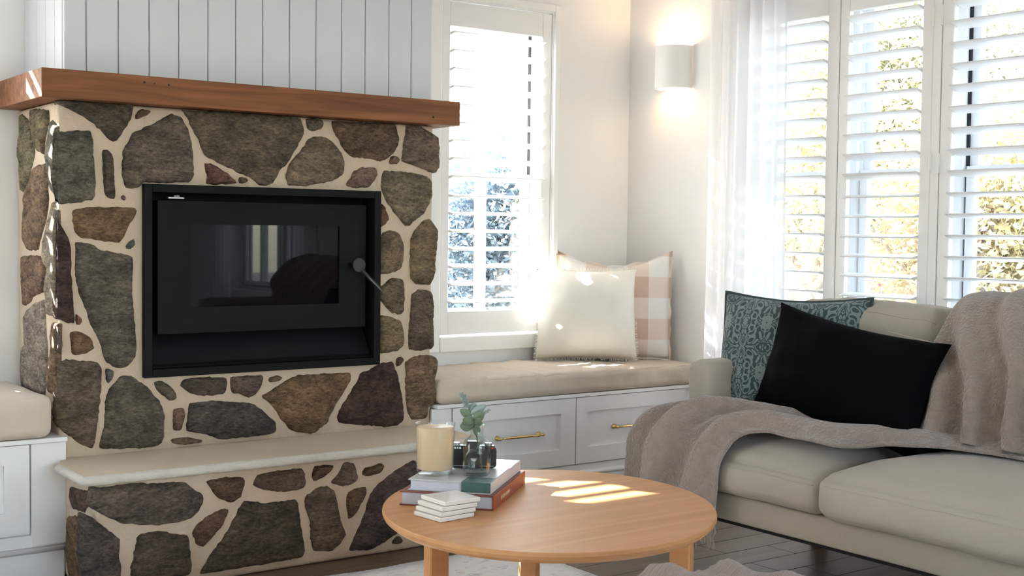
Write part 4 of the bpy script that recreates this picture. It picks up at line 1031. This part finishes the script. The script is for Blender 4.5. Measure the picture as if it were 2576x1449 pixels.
for dz, en in ((.055, .45), (-.07, .05)):
    l = bpy.data.lights.new('sconce_light', 'POINT'); l.energy = en; l.color = (1.0, .72, .45); l.shadow_soft_size = .016
    o = bpy.data.objects.new('sconce_light', l); COL.objects.link(o); o.parent = sc; o.location = (-.045, 0, dz)

# ================================================================= sheer curtain
cu = empty('sheer_curtain', (3.49, 3.34, 0), 'sheer white linen curtain hanging beside the shuttered window', 'curtain')
V = []; NU, NVv = 150, 24
for i in range(NU):
    s = i/(NU-1)
    for j in range(NVv):
        t = j/(NVv-1); z = .012 + (2.40-.012)*t
        spread = 1.0 + .05*(1-t)
        y = 3.345 + (s-.5)*.392*spread
        ph = s*7.2 + .25*math.sin(s*9)
        wv = math.sin(ph*2*math.pi)*(.020 if s < .75 else .007) + .006*math.sin(ph*4.1+2+t) + .004*math.sin(t*5+s*6)
        V.append((wv, y-3.34 + .008*math.cos(ph*2*math.pi), z))
me_obj('cloth', V, grid_faces(NU, NVv), 'sheer_linen', cu, True)
V, Fc = tube([(RX-.09-3.49, -.9, 2.405), (RX-.09-3.49, .45, 2.405)], .008, 10); me_obj('rail', V, Fc, 'steel', cu, True)
# curtains framing the far-side window (seen as a reflection)
for (ya, yb, lb) in ((.52, .26, 'sheer curtain left of the window behind the viewer'), (-.66, -.98, 'sheer curtain right of the window behind the viewer')):
    c2 = empty('sheer_curtain', (3.49, (ya+yb)/2, 0), lb, 'curtain'); V = []
    for i in range(70):
        s = i/69; 
        for j in range(6): V.append((.02*math.sin(s*30), (s-.5)*(ya-yb), .012+2.388*j/5))
    me_obj('cloth', V, grid_faces(70, 6), 'sheer_linen', c2, True)

# ================================================================= outside
gr = boxes('ground', [(-60, 80, -60, 80, -1.6, -1.5)], 'ground_grass'); tag(gr, 'dry grassy ground outside the house', 'ground', kind='structure')
def tree(x, y, h, spread, nl, leafm, label, seed, z0=-1.5, lsize=.03, trunk=.14, low=.25, lean=(0,0), group='trees outside the windows', levels=4):
    rn = random.Random(seed); e = empty('tree', (x, y, z0), label, 'tree', group)
    parts = []; tips = []
    def branch(p, d, L_, r, lv):
        q = [p]; dd = Vector(d)
        for k in range(4):
            dd = (dd + Vector((rn.uniform(-.18,.18), rn.uniform(-.18,.18), rn.uniform(-.06,.16)))).normalized(); q.append(q[-1] + dd*L_/4)
        parts.append(tube(q, [r, r*.9, r*.8, r*.7, r*.58], 6 if lv > 1 else 5, False))
        if lv <= 2: tips.extend(q[1:])
        if lv == 0: return
        nb = rn.choice((2,3,3)) + (1 if lv >= 3 else 0)
        for k in range(nb):
            t = rn.randint(2, 4); a = rn.uniform(0, 6.28); el = rn.uniform(.45, 1.0)
            side = Vector((math.cos(a), math.sin(a), rn.uniform(-.1,.5)))*el*spread
            branch(q[t], (dd + side).normalized(), L_*rn.uniform(.6,.82), r*.55, lv-1)
    branch(Vector((0,0,0)), (lean[0], lean[1], 1), h*low, trunk, levels)
    V, Fc = join(parts); me_obj('branches', V, Fc, 'bark', e, True)
    V = []; FF = []
    for k in range(nl):
        c = rn.choice(tips) + Vector((rn.gauss(0,1), rn.gauss(0,1), rn.gauss(0,1)))*h*.055
        a = Vector((rn.uniform(-1,1), rn.uniform(-1,1), rn.uniform(-1,1))).normalized(); b = a.orthogonal().normalized(); s = lsize*rn.uniform(.6,1.3)
        i = len(V); V += [c-a*s, c+b*s*.5, c+a*s, c-b*s*.5]; FF.append((i,i+1,i+2,i+3))
    f = me_obj('foliage', V, FF, leafm, e); f['kind'] = 'stuff'
    return e
tree(8.6, 6.9, 8.4, .85, 15000, 'leaves_yellow', 'bare-branched yellowing tree seen through the middle shutter panel', 3, trunk=.12, lsize=.034)
tree(12.6, 9.6, 8.6, 1.0, 36000, 'leaves_olive', 'bushy olive tree behind the yellowing tree', 8, lsize=.055)
tree(10.4, 9.3, 7.6, 1.0, 20000, 'leaves_yellow', 'pale yellow tree seen through the panel beside the curtain', 15, lsize=.038)
tree(10.6, 6.7, 8.2, 1.0, 36000, 'leaves_yellow', 'dense yellow-green tree seen through the right shutter panel', 21, lsize=.042)
tree(9.2, 5.9, 5.0, 1.2, 14000, 'leaves_russet', 'low russet shrub tree outside the right shutter panel', 33, lsize=.034)
tree(15.0, 12.6, 8.0, 1.0, 26000, 'leaves_olive', 'tall distant tree behind the red roof', 37, lsize=.065)
tree(13.6, 8.2, 6.0, 1.1, 26000, 'leaves_russet', 'distant russet tree between the olive tree and the right panel', 52, lsize=.055)
tree(7.7, 11.4, 5.6, 1.15, 34000, 'leaves_blue', 'blue-green tree seen through the window beside the fireplace', 41, lsize=.042)
tree(9.6, 13.2, 6.2, 1.15, 34000, 'leaves_blue', 'taller blue-green tree further behind the fireplace window', 45, lsize=.055)
tree(8.9, 12.4, 3.8, 1.3, 22000, 'leaves_blue', 'low blue-green shrub between the two trees by the fireplace window', 61, lsize=.04)
ho = empty('house', (13.5, 13.0, -1.5), 'neighbouring house with a red metal roof below the trees', 'house')
boxes('house_wall', [(-2.5, 3, -2.4, 2.4, 0, 1.1)], 'house_wall', ho)
bm = bmesh.new(); vs2 = [bm.verts.new(p) for p in ((-2.8,-2.7,1.05), (3.3,-2.7,1.05), (3.3,2.7,1.05), (-2.8,2.7,1.05), (-2.0,0,2.15), (2.5,0,2.15))]
for f in ((0,1,5,4), (1,2,5), (2,3,4,5), (3,0,4), (3,2,1,0)): bm.faces.new([vs2[i] for i in f])
bm_obj('roof', bm, 'roof_red', ho)
